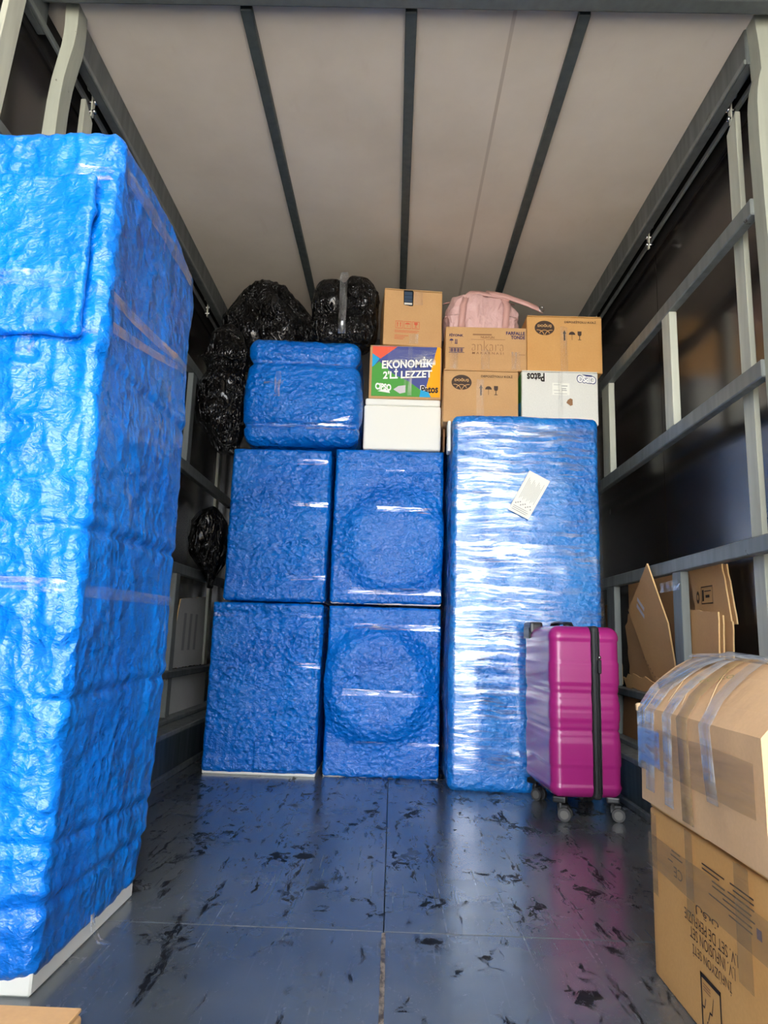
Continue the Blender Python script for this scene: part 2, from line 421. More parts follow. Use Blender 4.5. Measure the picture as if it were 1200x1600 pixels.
# flat print on a face: origin O (lower left), U right, V up, N outward
class Face:
    def __init__(s, parent, O, U, V, N, lift=.0032):
        s.p = parent; s.O, s.U, s.V, s.N = map(Vector, (O, U, V, N)); s.lift = lift
    def at(s, u, v, k=0): return s.O + s.U * u + s.V * v + s.N * (s.lift + k)
    def polys(s, name, P, ink, k=0, label=None):
        V = []; F = []
        for poly in P:
            n = len(V); V += [s.at(u, v, k) for u, v in poly]; F.append(tuple(range(n, n + len(poly))))
        return mk(name, V, F, ink if not isinstance(ink, str) else INK[ink], s.p, False, label)
    def rect(s, name, u0, v0, u1, v1, ink, k=0, label=None): return s.polys(name, [[(u0, v0), (u1, v0), (u1, v1), (u0, v1)]], ink, k, label)
    def text(s, txt, u0, v0, u1, v1, ink, bold=0.0, flip=False, k=.0004, name='lettering', skew=0.0, label=None, outline=None):
        if outline: s.text(txt, u0 - .004, v0 - .004, u1 + .004, v1 + .004, outline, bold + .045, flip, k - .0003, name + '_outline', skew)
        cu = bpy.data.curves.new('t', 'FONT'); cu.body = txt; cu.size = 1; cu.offset = bold; cu.resolution_u = 3
        to = bpy.data.objects.new('t', cu); COL.objects.link(to)
        dg = bpy.context.evaluated_depsgraph_get(); dg.update()
        me = bpy.data.meshes.new_from_object(to.evaluated_get(dg)); bpy.data.objects.remove(to); bpy.data.curves.remove(cu)
        C = np.array([v.co[:] for v in me.vertices])
        if len(C) == 0: return None
        lo, hi = C.min(0), C.max(0)
        V = []
        for c in C:
            a = (c[0] - lo[0]) / max(hi[0] - lo[0], 1e-6); b = (c[1] - lo[1]) / max(hi[1] - lo[1], 1e-6)
            if flip: a, b = 1 - a, 1 - b
            V.append(s.at(u0 + a * (u1 - u0), v0 + b * (v1 - v0) + skew * (a - .5) * (v1 - v0), k))
        F = [tuple(p.vertices) for p in me.polygons]
        bpy.data.meshes.remove(me)
        return mk(name, V, F, INK[ink], s.p, False, label)

def ell(cu, cv, a, b, t0=0, t1=360, n=28):
    return [(cu + a * math.cos(math.radians(t0 + (t1 - t0) * i / n)), cv + b * math.sin(math.radians(t0 + (t1 - t0) * i / n))) for i in range(n + (0 if abs(t1 - t0) >= 360 else 1))]
def arrow_up(u, v, w, h): return [[(u - w * .22, v), (u + w * .22, v), (u + w * .22, v + h * .66), (u - w * .22, v + h * .66)], [(u - w * .5, v + h * .66), (u + w * .5, v + h * .66), (u, v + h)]]
def umbrella(u, v, w, h): return [ell(u, v + h * .62, w * .5, h * .38, 0, 180, 12), [(u - w * .03, v), (u + w * .03, v), (u + w * .03, v + h * .62), (u - w * .03, v + h * .62)]]
def goblet(u, v, w, h): return [[(u - w * .5, v + h), (u - w * .5, v + h * .65), (u - w * .3, v + h * .48), (u + w * .3, v + h * .48), (u + w * .5, v + h * .65), (u + w * .5, v + h)], [(u - w * .1, v), (u + w * .1, v), (u + w * .1, v + h * .5), (u - w * .1, v + h * .5)], [(u - w * .42, v), (u + w * .42, v), (u + w * .42, v + h * .07), (u - w * .42, v + h * .07)]]

# ================================================================== THE SETTING
H = 2.92; Y0 = -1.60; Y1 = 4.95
gr = tag(mk('ground', [(-40, -40, -1.05), (40, -40, -1.05), (40, 40, -1.05), (-40, 40, -1.05)], [(0, 1, 2, 3)], M['ground']), 'pale concrete yard outside the lorry', None, None, 'structure')

floor = tag(box('floor', (-1.40, Y0, -.14), (1.40, Y1, -.022), M['kick'], None, 0), kind='structure')
for x0, x1 in ((-1.10, -.0012), (.0012, 1.10)):
    for y0, y1 in ((Y0, -.6715), (-.6685, 1.8285), (1.8315, 4.33), (4.333, Y1)):
        box('floor_board', (x0, y0, -.022), (x1, y1, 0), M['floor'], floor, .0012)
mk('joint_strip', *[boxv(-.005, Y0 + .01, -.01, .005, 1.82, .0012), BOXF], M['joint'], floor, label='worn metal strip over the floor joint')

ceil = tag(box('ceiling', (-1.40, Y0, H + .012), (1.40, Y1, H + .06), M['pale'], None, 0), kind='structure')
for x0, x1 in ((-1.36, -.592), (-.588, .001), (.005, .372), (.378, .618), (.622, 1.36)):
    box('ceiling_panel', (x0, Y0, H), (x1, Y1, H + .012), M['ceiling'], ceil, .001)
mk('joint_seal', boxv(.368, 2.12, H - .001, .382, Y1, H + .002), BOXF, M['seal'], ceil)
for xc in (-.590, .003, .620):
    box('ceiling_batten', (xc - .021, 2.12, H - .028), (xc + .021, Y1, H), M['batten'], ceil, .003)

wall_front = tag(box('wall_front', (-1.40, Y1, -.05), (1.40, Y1 + .04, H + .05), M['panel'], None, 0), kind='structure')

def side(s, nm):
    """s = +1 right, -1 left"""
    def bx_(name, x0, x1, y0, y1, z0, z1, mat, parent, bev=.003, label=None):
        a, b = sorted((s * x0, s * x1)); return box(name, (a, y0, z0), (b, y1, z1), mat, parent, bev, label)
    w = tag(bx_('wall_' + nm, 1.365, 1.40, Y0, Y1, -.05, H + .012, M['panel'], None, 0), kind='structure')
    for y0, y1 in ((Y0, -.17), (-.166, 1.62), (1.624, 3.42), (3.424, Y1)):
        bx_('wall_panel', 1.345, 1.365, y0, y1, .16, 2.78, M['panel'], w, .0015)
    # cant rail under the ceiling, then slot and curtain track
    bx_('cant_rail', 1.215, 1.255, 2.19, Y1, 2.775, H, M['rail'], w, .004); bx_('cant_rail', 1.300, 1.33, Y0, 2.125, 2.775, H, M['rail'], w, .004)
    bx_('cant_rail_lip', 1.207, 1.215, 2.19, Y1, 2.772, 2.792, M['frame'], w, .002)
    bx_('slot_shade', 1.335, 1.345, Y0, Y1, 2.76, H, M['dark'], w, 0)  # near-black strip paints the shade in the slot
    bx_('curtain_track', 1.288, 1.300, Y0, Y1, 2.775, 2.800, M['frame'], w, .002)
    # horizontal laths and short posts between them
    for z1_, hgt in ((2.245, .062), (1.652, .062), (1.070, .058)):
        for y0, y1 in ((2.20, 4.93), (Y0 + .05, 2.128)):
            if y0 > 2: bx_('side_rail', 1.20, 1.238, y0, y1, z1_ - hgt, z1_, M['frame'], w, .004)
            else: bx_('side_rail', 1.225, 1.255, y0, y1, z1_ - .085, z1_ - .045, M['rail'], w, .004)
    bx_('side_rail', 1.185, 1.25, 2.20, 4.93, .445, .482, M['rail'], w, .004)
    bx_('side_rail', 1.17, 1.25, 2.20, 4.93, .2125, .237, M['frame'], w, .004)
    posts = ((2.93, 3.02), (3.82, 3.95)) if s > 0 else ((2.93, 3.02), (3.83, 3.90))
    for y0, y1 in posts:
        bx_('post', 1.202, 1.236, y0, y1, 1.652, 2.183, M['pale'] if s > 0 else M['frame'], w, .003)
        bx_('post', 1.202, 1.236, y0, y1, .482, 1.012, M['frame'], w, .003)
        bx_('post', 1.202, 1.236, y0, y1, .237, .445, M['frame'], w, .003)
    # pale upright stakes behind the laths, tops cut on the slant
    for yc, ztop in ((2.415, 2.74), (1.91, 2.90), (4.80, 2.70)):
        y0, y1 = yc - .037, yc + .037; tl = -.26 if ztop > 2.8 else 0
        V = [(s * 1.262, y0 + tl, .213), (s * 1.262, y1 + tl, .213), (s * 1.282, y1 + tl, .213), (s * 1.282, y0 + tl, .213), (s * 1.262, y0, ztop), (s * 1.262, y1, ztop - .05), (s * 1.282, y1, ztop - .05), (s * 1.282, y0, ztop)]
        V2, F2 = bevel_mesh(V, BOXF, .002, 1); mk('stake', V2, F2, M['pale'], w)
    # plinth along the floor
    b = tag(bx_('baseboard_' + nm, 1.07, 1.20, Y0, 4.93, 0, .19, M['kick'], None, .004), kind='structure')
    bx_('ledge', 1.066, 1.34, Y0, 4.93, .19, .2125, M['frame'], b, .003)
    bx_('floor_lip', 1.050, 1.07, Y0, 4.93, 0, .028, M['rail'], b, .004)
    for y in (2.6, 3.05, 3.5, 3.95) if s > 0 else ():
        a = Acc(); a.cyl((s * 1.068, y, .145), 0, .009, .008, 10); a.cyl((s * 1.068, y, .095), 0, .009, .008, 10); a.build('bolt', M['zinc'], b)
    return w
wall_r = side(1, 'right'); wall_l = side(-1, 'left')

# portal frame across the body: header and two dented posts
portal = tag(empty('trim_1', (0, 2.13, 0)), 'pale grey painted portal frame with dented posts across the load bay', None, None, 'structure')
V, F = bevel_mesh(boxv(-1.30, -.105, 2.866, 1.30, -.048, H), BOXF, .006, 2); mk('header', V, F, M['rail'], portal)
for s in (-1, 1):
    zs = np.concatenate([np.linspace(0, 2.2, 8), np.linspace(2.25, H, 16)])
    kx = ([0, 2.30, 2.45, 2.58, 2.64, 2.70, 2.80, H], [1.212, 1.212, 1.208, 1.208, 1.215, 1.231, 1.229, 1.222]) if s > 0 else \
         ([0, 2.40, 2.52, 2.60, 2.68, 2.76, 2.84, H], [1.225, 1.225, 1.222, 1.217, 1.206, 1.194, 1.194, 1.199])
    xi = np.interp(zs, *kx)
    V = []; F = []
    for z, x in zip(zs, xi):
        d = .004 * math.sin(z * 9); pw = .070 if s > 0 else .046
        V += [(s * x, 0 + d, z), (s * (x + pw), 0, z), (s * (x + pw), .068, z), (s * x, .068 + d, z)]
    for i in range(len(zs) - 1):
        for k in range(4):
            f = (4 * i + k, 4 * i + (k + 1) % 4, 4 * i + 4 + (k + 1) % 4, 4 * i + 4 + k); F.append(f if s > 0 else f[::-1])
    F += [(3, 2, 1, 0), tuple(4 * (len(zs) - 1) + k for k in range(4))]
    V2, F2 = bevel_mesh(V, F, .0, 1); mk('portal_post', V2, F2, M['portal'], portal)

# curtain hangers on the track
def hanger(s, y, label):
    t = thing('curtain_hanger', label, 'hanger', (s * 1.268, y, 2.748), 0, 'curtain hangers on the side tracks')
    V = [(-.003, -.014, .0), (.003, -.014, .0), (.003, .014, .0), (-.003, .014, .0), (-.003, -.018, .11), (.003, -.018, .11), (.003, .018, .11), (-.003, .018, .11)]
    V[0] = (-.003, -.008, -.030); V[1] = (.003, -.008, -.030); V[2] = (.003, .008, -.030); V[3] = (-.003, .008, -.030)
    V2, F2 = bevel_mesh(V, BOXF, .001, 1); mk('plate', V2, F2, M['zinc'], t)
    for z in (-.006, .036):
        a = Acc(); a.cyl((-s * .008, 0, z), 0, .010, .014, 12); a.cyl((s * .012, 0, z), 0, .006, .03, 8); a.build('bolt', M['chrome'], t, True)
    a = Acc(); a.cyl((s * .014, -.008, .098), 0, .014, .018, 14); a.cyl((s * .014, .012, .098), 0, .008, .018, 10); a.build('roller', M['zinc'], t, True)
hanger(1, 2.425, 'zinc curtain hanger on right track, nearest the portal post')
hanger(1, 3.31, 'zinc curtain hanger midway along the right track')
hanger(1, 4.25, 'zinc curtain hanger at far end of right track, above brown carton')
hanger(-1, 2.45, 'zinc curtain hanger on left track, above the tall blue bundle')
hanger(-1, 4.22, 'zinc curtain hanger at far end of left track by black bags')

# ================================================================== WRAPPED GOODS
def wrapdisp(seed, lo=.006, cr=.0035, extra=None, f=11):
    cr = cr * .55
    def d(P, N):
        o = lo * fbm(P, 3.2, seed, 3)
        Q = P + .05 * np.stack([vn(P, 5, seed + 11), vn(P, 5, seed + 12), vn(P, 5, seed + 13)], -1)
        r = ridge(Q, (f, f, f * 1.9), seed + 5); r2 = ridge(Q @ np.array([[.8, 0, .6], [0, 1, 0], [-.6, 0, .8]]), (f * 1.8, f * 1.8, f * 3), seed + 9)
        o = o + cr * (sstep(.55, 1, r)) + cr * .7 * sstep(.6, 1, r2)
        if extra is not None: o = o + extra(P, N)
        return o
    return d

def front_tape(parent, disp, x0, x1, z, wid, mat='tape_clear', dz=0, sag=.004, name='tape_strip'):
    """band of tape lying on the front face (y = 0) of a wrapped thing"""
    n = max(6, int((x1 - x0) / .02)); V = []; F = []
    rows = 4
    for i in range(n + 1):
        u = i / n; x = x0 + (x1 - x0) * u
        jag = (random.random() - .5) * .012 if i in (0, n) else 0
        for j in range(rows):
            zz = z + dz * u + wid * (j / (rows - 1) - .5); V.append((x + jag * (1 if j % 2 else -1), 0, zz))
    V = np.array(V); N = np.tile([0, -1., 0], (len(V), 1)); V[:, 1] = -disp(V, N) - .0022
    for i in range(n):
        for j in range(rows - 1): a = i * rows + j; F.append((a, a + rows, a + rows + 1, a + 1))
    return mk(name, V, F, M[mat], parent, True)

def side_tape(parent, disp, X, pts, wid, mat='tape_depth', name='tape_strip', fan=None):
    """band on the right face (x = X): pts = two (y,z) ends"""
    (ya, za), (yb, zb) = pts; n = 24; rows = 4; V = []; F = []
    L = math.hypot(yb - ya, zb - za); py, pz = -(zb - za) / L, (yb - ya) / L
    for i in range(n + 1):
        u = i / n; w = wid * (1 if fan is None else (1 + (fan - 1) * u))
        for j in range(rows):
            k = (j / (rows - 1) - .5) * w; V.append((X, ya + (yb - ya) * u + py * k, za + (zb - za) * u + pz * k))
    V = np.array(V); N = np.tile([1., 0, 0], (len(V), 1)); V[:, 0] = X + np.maximum(disp(V, N), .001) + .003
    for i in range(n):
        for j in range(rows - 1): a = i * rows + j; F.append((a, a + 1, a + rows + 1, a + rows))
    return mk(name, V, F, M[mat], parent, True)

def machine(label, xc, yf, z0, w, h, seed, tapes, door=None, flap=False, d=.58, zb=.005):
    t = thing('wrapped_appliance', label, 'appliance', (xc, yf, z0), 0)
    def extra(P, N):
        o = np.zeros(len(P)); fr = np.clip(-N[:, 1], 0, 1)
        if door:
            rr = np.hypot(P[:, 0] - door[0], P[:, 2] - door[1]); R = door[2]
            o += fr * door[3] * (1 - sstep(R - .002, R + .125, rr)) 
        for (a, b, z, wd) in tapes:
            o -= fr * .004 * np.exp(-((P[:, 2] - z) / .02) ** 2)
        return o
    dp0 = wrapdisp(seed, .006, .0032, extra)
    dp = lambda P, N: dp0(P, N) - .0085 * np.maximum(np.abs(N[:, 0]), np.clip(N[:, 2], 0, 1)) + .006 * np.clip(-N[:, 2], 0, 1)
    V, F = rbox(w, d, h - zb, .022, .0085, lambda P, N: dp(P + np.array([0, 0, zb]), N))
    V[:, 2] += zb
    mk('bubble_wrap', V, F, M['wrap'], t, True)
    box('base', (-w / 2 + .012, .01, 0), (w / 2 - .012, d - .012, zb + .01), M['foam'], t, .004, 'white polystyrene base')
    for (a, b, z, wd) in tapes: front_tape(t, dp, a, b, z, wd, dz=-.006 + .012 * random.random())
    if flap:
        V, F = rbox(.31, .012, .135, .005, .009, lambda P, N: .003 * ridge(P, 16, seed + 3))
        V[:, 0] += w / 2 - .165; V[:, 1] -= .012; V[:, 2] += .03
        mk('wrap_flap', V, F, M['wrap'], t, True)
    return t, dp

machine('lower left blue bubble-wrapped appliance on the floor, white base showing', -.650, 3.63, 0, .592, .862, 3,
        [(.14, .285, .80, .028), (.15, .285, .548, .026), (-.02, .28, .100, .030), (-.28, -.17, .79, .022)], None, True, zb=.018)
machine('lower middle blue bubble-wrapped washing machine with large round door showing through', -.041, 3.67, 0, .605, .862, 21,
        [(-.16, .285, .752, .030), (-.205, .225, .420, .032), (-.16, .29, .170, .020)], (-.03, .457, .212, .046))
machine('upper left blue bubble-wrapped appliance stacked beneath the bulging bundle', -.628, 3.66, .868, .555, .832, 41,
        [(.085, .25, .757, .032), (.07, .262, .523, .026), (.07, .265, .125, .028), (-.26, -.17, .50, .022)])
machine('upper middle blue bubble-wrapped appliance beneath the white foam box, faint round door', -.041, 3.67, .868, .605, .845, 61,
        [(-.06, .235, .505, .030), (-.20, .29, .068, .034), (-.02, .08, .72, .014)], (.045, .335, .205, .026), zb=.008)

# bulging bundle on top
t = thing('wrapped_bundle', 'bulging blue bubble-wrapped bundle on top of the appliances, under black bags', 'bundle', (-.532, 3.625, 1.712), 0)
def bun_extra(P, N):
    z = P[:, 2]; o = .022 * np.sin(np.clip(z / .46, 0, 1) * math.pi) * (np.abs(N[:, 0]) + np.clip(-N[:, 1], 0, 1) * .9)
    o -= .020 * np.exp(-((z - .468) / .022) ** 2) + .014 * np.exp(-((z - .105) / .016) ** 2)
    o += .010 * np.clip(-N[:, 1], 0, 1) * np.sin((P[:, 0] * 7 + z * 6))
    return o
dpb = wrapdisp(81, .010, .005, bun_extra, 9)
V, F = rbox(.612, .56, .606, .055, .0085, dpb); mk('bubble_wrap', V, F, M['wrap'], t, True)
front_tape(t, dpb, -.29, .30, .468, .022, dz=-.012); front_tape(t, dpb, -.30, .30, .098, .036); front_tape(t, dpb, -.21, -.10, .335, .030)
front_tape(t, dpb, -.15, -.118, .33, .15, 'tape_vert'); front_tape(t, dpb, .10, .28, .10, .02, dz=.05)

# tall wrapped appliance (fridge) with stretch film
t = thing('wrapped_fridge', 'tall blue wrapped fridge under shiny stretch film with a white paper sheet', 'appliance', (.653, 3.445, 0), 0)
def fr_extra(P, N):
    fr = np.clip(-N[:, 1], 0, 1)
    o = .012 * np.sin(np.clip((P[:, 0] + .38) / .76, 0, 1) * math.pi) * fr
    o += .005 * fr * np.exp(-((P[:, 0] + .27) / .09) ** 2)
    return o
dpf0 = wrapdisp(101, .008, .0032, fr_extra, 10)
dpf = lambda P, N: dpf0(P, N) - .009 * np.abs(N[:, 0]) - .008 * np.clip(N[:, 2], 0, 1)
FW, FH, FD = .765, 1.848, .64
V, F = rbox(FW, FD, FH, .035, .010, dpf); mk('bubble_wrap', V, F, M['wrap_film'], t, True)
# film shell: front and the two front corners
def film_shell():
    V = []; F = []; xs = np.linspace(-.5, .5, 74); zs = np.linspace(.075, 1.80, 150)
    for z in zs:
        for q in xs:
            u = q * (FW + .30)
            if abs(u) <= FW / 2 - .035: p = (u, 0, z); n = (0, -1, 0)
            else:
                s_ = 1 if u > 0 else -1; e = abs(u) - (FW / 2 - .035); a = min(e / .035, math.pi / 2)
                p = (s_ * (FW / 2 - .035 + .035 * math.sin(a)), .035 - .035 * math.cos(a) + max(0, e - .035 * math.pi / 2), z); n = (s_ * math.sin(a), -math.cos(a), 0)
            V.append((p, n))
    P = np.array([v[0] for v in V]); N = np.array([v[1] for v in V], float)
    base = .008 * fbm(P, 3.2, 101, 3) + fr_extra(P, N)
    st = .0030 * (vn(P, (3, 3, 46), 7) * 2 - 1) + .002 * (vn(P @ np.array([[1, 0, .10], [0, 1, 0], [0, 0, 1]]), (6, 6, 90), 8) * 2 - 1)
    P = P + N * (base + .0075 + st)[:, None]
    nx = len(xs); idx = np.arange(len(P)).reshape(len(zs), nx)
    F = np.stack([idx[:-1, :-1], idx[:-1, 1:], idx[1:, 1:], idx[1:, :-1]], -1).reshape(-1, 4)
    return P, F
mk('stretch_film', *film_shell(), M['film'], t, True)
fc = Face(t, (0, 0, 0), (1, 0, 0), (0, 0, 1), (0, -1, 0), .0)
def q4(u, v):   # paper sheet coordinates u,v 0..1 -> local x,z
    A, B, C, D = (-.094, 1.352 - .006), (.005, 1.296), (.116, 1.495), (.013, 1.548)
    return ((1 - u) * (1 - v) * A[0] + u * (1 - v) * B[0] + u * v * C[0] + (1 - u) * v * D[0], (1 - u) * (1 - v) * A[1] + u * (1 - v) * B[1] + u * v * C[1] + (1 - u) * v * D[1])
yy = -.034
def sheetpoly(name, polys, mat, k=0, par=t):
    V = []; F = []
    for p in polys:
        n = len(V); V += [(q4(u, v)[0], yy - k, q4(u, v)[1]) for u, v in p]; F.append(tuple(range(n, n + len(p))))
    return mk(name, V, F, mat, par)
ps = sheetpoly('paper_sheet', [[(0, 0), (1, 0), (1, 1), (0, 1)]], INK['paper']); ps['label'] = 'white delivery note stuck under the film'
lines = [[(.1, v), (.1 + random.uniform(.55, .8), v), (.88, v + .012), (.1, v + .012)] for v in (.06, .1, .14)]
cols = [[(u, v0), (u + .014, v0), (u + .014, v1), (u, v1)] for u, v0, v1 in [(.16 + .058 * i, .34 + .03 * (i % 3), .86 - .04 * (i % 4)) for i in range(13)]]
dots = [[(.12 + .08 * i, .2 + .03 * (i % 3)), (.17 + .08 * i, .2 + .03 * (i % 3)), (.17 + .08 * i, .23 + .03 * (i % 3)), (.12 + .08 * i, .23 + .03 * (i % 3))] for i in range(10)]
sheetpoly('print_lines', lines + cols + dots, INK['grey'], .0008)
box('foam_corner', (-FW / 2 - .012, .05, 1.66), (-FW / 2 + .004, .13, 1.825), M['foam'], t, .004, 'white foam corner guard')

# tall block at the left
BX, BYf, BW, BD, BH = -.67, 1.457, .40, .615, 1.857
t = thing('wrapped_wardrobe', 'very tall blue bubble-wrapped block at left, scuffed and taped, on white base', 'furniture', (BX - BW / 2, BYf, 0), 0)
def bl_extra(P, N):
    z = P[:, 2]; y = P[:, 1]; fr = np.clip(-N[:, 1], 0, 1); rt = np.clip(N[:, 0], 0, 1); tp = np.clip(N[:, 2], 0, 1)
    o = np.zeros(len(P))
    for (z0, sl, a) in ((.915, .02, .008), (.56, .03, .007), (.25, -.07, .006), (.15, -.03, .006), (1.30, .02, .005)):
        o -= (rt + .7 * fr) * a * np.exp(-((z - z0 - sl * (y - .3)) / .009) ** 2)
        o += (rt + .7 * fr) * a * .6 * np.exp(-((z - z0 - .025 - sl * (y - .3)) / .014) ** 2)
    o += fr * .012 * ridge(P, (8, 8, 6), 131) ** 4 + fr * .008 * ridge(P, (19, 19, 15), 133) ** 4
    o += (fr + rt) * .010 * np.exp(-((z - .80) / .5) ** 2)
    o += rt * .004 * ridge(P, (5, 9, 3), 135) ** 2
    return o
dpl = wrapdisp(121, .008, .0042, bl_extra, 8)
def bl_post(V):
    zb = V[:, 2]; k = 1 - sstep(0, .22, zb)
    V[:, 1] = V[:, 1] - k * .085 * np.clip((V[:, 1] - .2) / .4, 0, 1)
    V[:, 2] = V[:, 2] + np.where(zb < .02, .006 * (vn(V, 22, 5) * 2 - 1), 0)
    V[:, 2] = V[:, 2] - .03 * sstep(.3, .62, V[:, 1]) * sstep(1.7, 1.82, V[:, 2])
    return V
V, F = rbox(BW, BD, BH - .028, .026, .0072, lambda P, N: dpl(P + np.array([0, 0, .028]), N), lambda v: bl_post(v + np.array([0, 0, .028])))
mk('bubble_wrap', V, F, M['wrap_near'], t, True)
box('base', (-BW / 2 + .01, .004, 0), (BW / 2 - .002, .535, .045), M['foam'], t, .004, 'white polystyrene base')
# folded-over sheet on the front
def fl_disp(P, N): return .006 * fbm(P, 6, 140, 3) + .008 * ridge(P, (9, 9, 7), 141) ** 3 + .004 * ridge(P, (20, 20, 14), 142) ** 3
def fl_post(V):
    edge = sstep(.30, .352, V[:, 0] + .18); V[:, 1] -= .010 * edge
    low = 1 - sstep(0, .05, V[:, 2]); V[:, 2] += low * .012 * (vn(V, (14, 1, 1), 6) - .5); V[:, 1] -= low * .012 * vn(V, (9, 1, 1), 9)
    return V
V, F = rbox(.36, .016, .385, .007, .0085, fl_disp, fl_post); V[:, 0] += -.02; V[:, 1] -= .030; V[:, 2] += 1.335
mk('wrap_flap', V, F, M['wrap_near'], t, True, 'sheet of wrap folded over the front')
X_ = BW / 2
side_tape(t, dpl, X_, ((.03, 1.770), (.565, 1.785)), .042); side_tape(t, dpl, X_, ((.02, 1.448), (.585, 1.500)), .030, fan=.9); side_tape(t, dpl, X_, ((.02, 1.376), (.585, 1.488)), .026, fan=.7)
side_tape(t, dpl, X_, ((.01, .776), (.60, .784)), .026)
def dplf(P, N): return np.maximum(dpl(P, N), .004) + .002
front_tape(t, dplf, .10, .185, 1.745, .034); front_tape(t, lambda P, N: dplf(P, N) + .044, -.19, .150, 1.452, .040); front_tape(t, dplf, .165, .195, 1.448, .040)
front_tape(t, lambda P, N: dplf(P, N) + .044, .05, .152, 1.365, .034); front_tape(t, dplf, .168, .195, 1.36, .034); front_tape(t, dplf, -.05, .19, .80, .03, dz=-.02)
# loose tail of film at the foot
a = [(X_ + .006, .255, .06), (X_ + .012, .25, .03), (X_ + .03, .245, .006), (X_ + .055, .235, .004), (X_ + .062, .225, .003)]
ribbon('film_tail', a, (0, 1, .1), .022, M['tape_clear'], t)

# ================================================================== CARTONS
def carton(name, label, xc, yf, z0, w, d, h, rz=0, mat='card', seed=0, flaps=True, cat='box', r=.006):
    t = thing(name, label, cat, (xc, yf, z0), rz)
    hb = h - (.009 if flaps else 0)
    def dd(P, N):
        u = 1 - (2 * P[:, 0] / w) ** 2; v = 1 - (2 * P[:, 2] / hb - 1) ** 2
        return .0016 * np.clip(u * v, 0, 1) + .0008 * fbm(P, 8, seed)
    V, F = rbox(w, d, hb, r, .022, dd); mk('body', V, F, M[mat], t, True)
    if flaps:
        for k in (0, 1):
            y0 = .001 + k * (d / 2); y1 = y0 + d / 2 - .003; lift = .006 * random.random()
            V = boxv(-w / 2 + .002, y0, hb + .0015, w / 2 - .002, y1, hb + .0065)
            V = [(x, y, z + (lift if (y > d * .25 and k == 0 and y < d * .6) or (k == 1 and y < d * .6) else 0)) for x, y, z in V]
            V2, F2 = bevel_mesh(V, BOXF, .001, 1); mk('flap', V2, F2, M[mat], t)
    return t, Face(t, (-w / 2, 0, 0), (1, 0, 0), (0, 0, 1), (0, -1, 0))

def patch(fc, u0, v0, u1, v1, mat='tape_vert', k=.0012, name='tape_strip', jag=.004):
    n = 6; P = []
    for i in range(n + 1): P.append((u0 + (u1 - u0) * i / n, v0 + random.uniform(-jag, jag)))
    for i in range(n + 1): P.append((u1 - (u1 - u0) * i / n, v1 + random.uniform(-jag, jag)))
    return fc.polys(name, [P], M[mat], k)

# white foam box
t = thing('foam_box', 'plain white polystyrene foam box beneath the colourful snack carton', 'box', (.021, 3.70, 1.716))
V, F = rbox(.428, .40, .255, .012, .02, lambda P, N: .001 * fbm(P, 6, 5)); mk('body', V, F, M['foam'], t, True)
V, F = rbox(.418, .395, .038, .010, .02, lambda P, N: .001 * fbm(P, 6, 6)); V[:, 2] += .2555; mk('lid', V, F, M['foam'], t, True)

# colourful snack carton
t, f = carton('snack_carton', 'colourful snack carton lettered EKONOMIK 2LI LEZZET on white foam box', .030, 3.70, 2.0105, .405, .30, .316, 0, 'card', 2)
W_, H_ = .405, .318
q = lambda pts: [(x + .1725, z - 2.0105) for x, z in pts]
f.polys('print_field', [q([(-.158, 2.022), (.225, 2.022), (.225, 2.318), (-.158, 2.318)])], 'blue')
f.polys('print_field', [q([(-.158, 2.316), (-.018, 2.316), (-.112, 2.242), (-.158, 2.274)])], 'coral', .0003)
f.polys('print_field', [q([(-.158, 2.274), (-.116, 2.243), (-.150, 2.196), (-.158, 2.194)])], 'sky', .0003)
f.polys('print_field', [q([(-.158, 2.022), (.118, 2.022), (.118, 2.062), (.05, 2.112), (-.035, 2.152), (-.118, 2.226), (-.158, 2.192)])], 'green', .0003)
f.polys('print_field', [q([(.206, 2.318), (.225, 2.318), (.225, 2.022), (.175, 2.022), (.150, 2.085)])], 'yellow', .0003)
f.polys('print_field', [q([(.112, 2.022), (.174, 2.022), (.162, 2.05), (.118, 2.064)])], 'sky', .0006)
f.text('EKONOMİK', .070, .180, .357, .245, 'white', .035, skew=.25, outline='navy'); f.text("2'Lİ LEZZET", .078, .120, .352, .178, 'white', .035, skew=.28, outline='navy')
f.text('CIPSO', .036, .046, .126, .086, 'white', .05, skew=-.2, outline='navy'); f.polys('logo_swash', [[(.05, .040), (.12, .030), (.115, .044), (.085, .052)]], 'white', .0012)
f.text('Patos', .292, .034, .388, .080, 'black', .04, skew=.15, outline='white')
f.polys('bowl_print', [[(.138, .052), (.165, .072), (.205, .078), (.205, .036), (.175, .028)]], 'silver', .001)
patch(f, .195, .03, .212, .13); patch(f, .216, .02, .24, .315); patch(f, .10, .20, .37, .29, 'tape_clear', .0016)

# brown carton with torn hand hole
t, f = carton('brown_carton', 'brown carton with torn hand hole and red handling marks, top of middle column', .065, 3.71, 2.330, .335, .30, .345, math.radians(5), 'card', 4)
f.polys('hand_hole', [[(.112, .245), (.150, .238), (.166, .240), (.168, .325), (.162, .336), (.110, .336)]], M['dark'], 0, 'torn hand hole, shaded inside painted as a flat patch')  # flat dark patch paints the shade inside the hole
for k, (v0, v1, ink) in enumerate(((.262, .280, M['darkblue']), (.282, .302, M['darkblue']), (.304, .325, M['darkblue']), (.246, .258, INK['lightgrey']))):
    f.rect('book_spine', .115, v0, .160, v1, ink, .0012)
for k in range(3):
    u = .068 + .048 * k; w = .042
    f.polys('mark_frame', [[(u, .100), (u + w, .100), (u + w, .103), (u, .103)], [(u, .142), (u + w, .142), (u + w, .145), (u, .145)], [(u, .1), (u + .002, .1), (u + .002, .145), (u, .145)], [(u + w - .002, .1), (u + w, .1), (u + w, .145), (u + w - .002, .145)]], 'red')
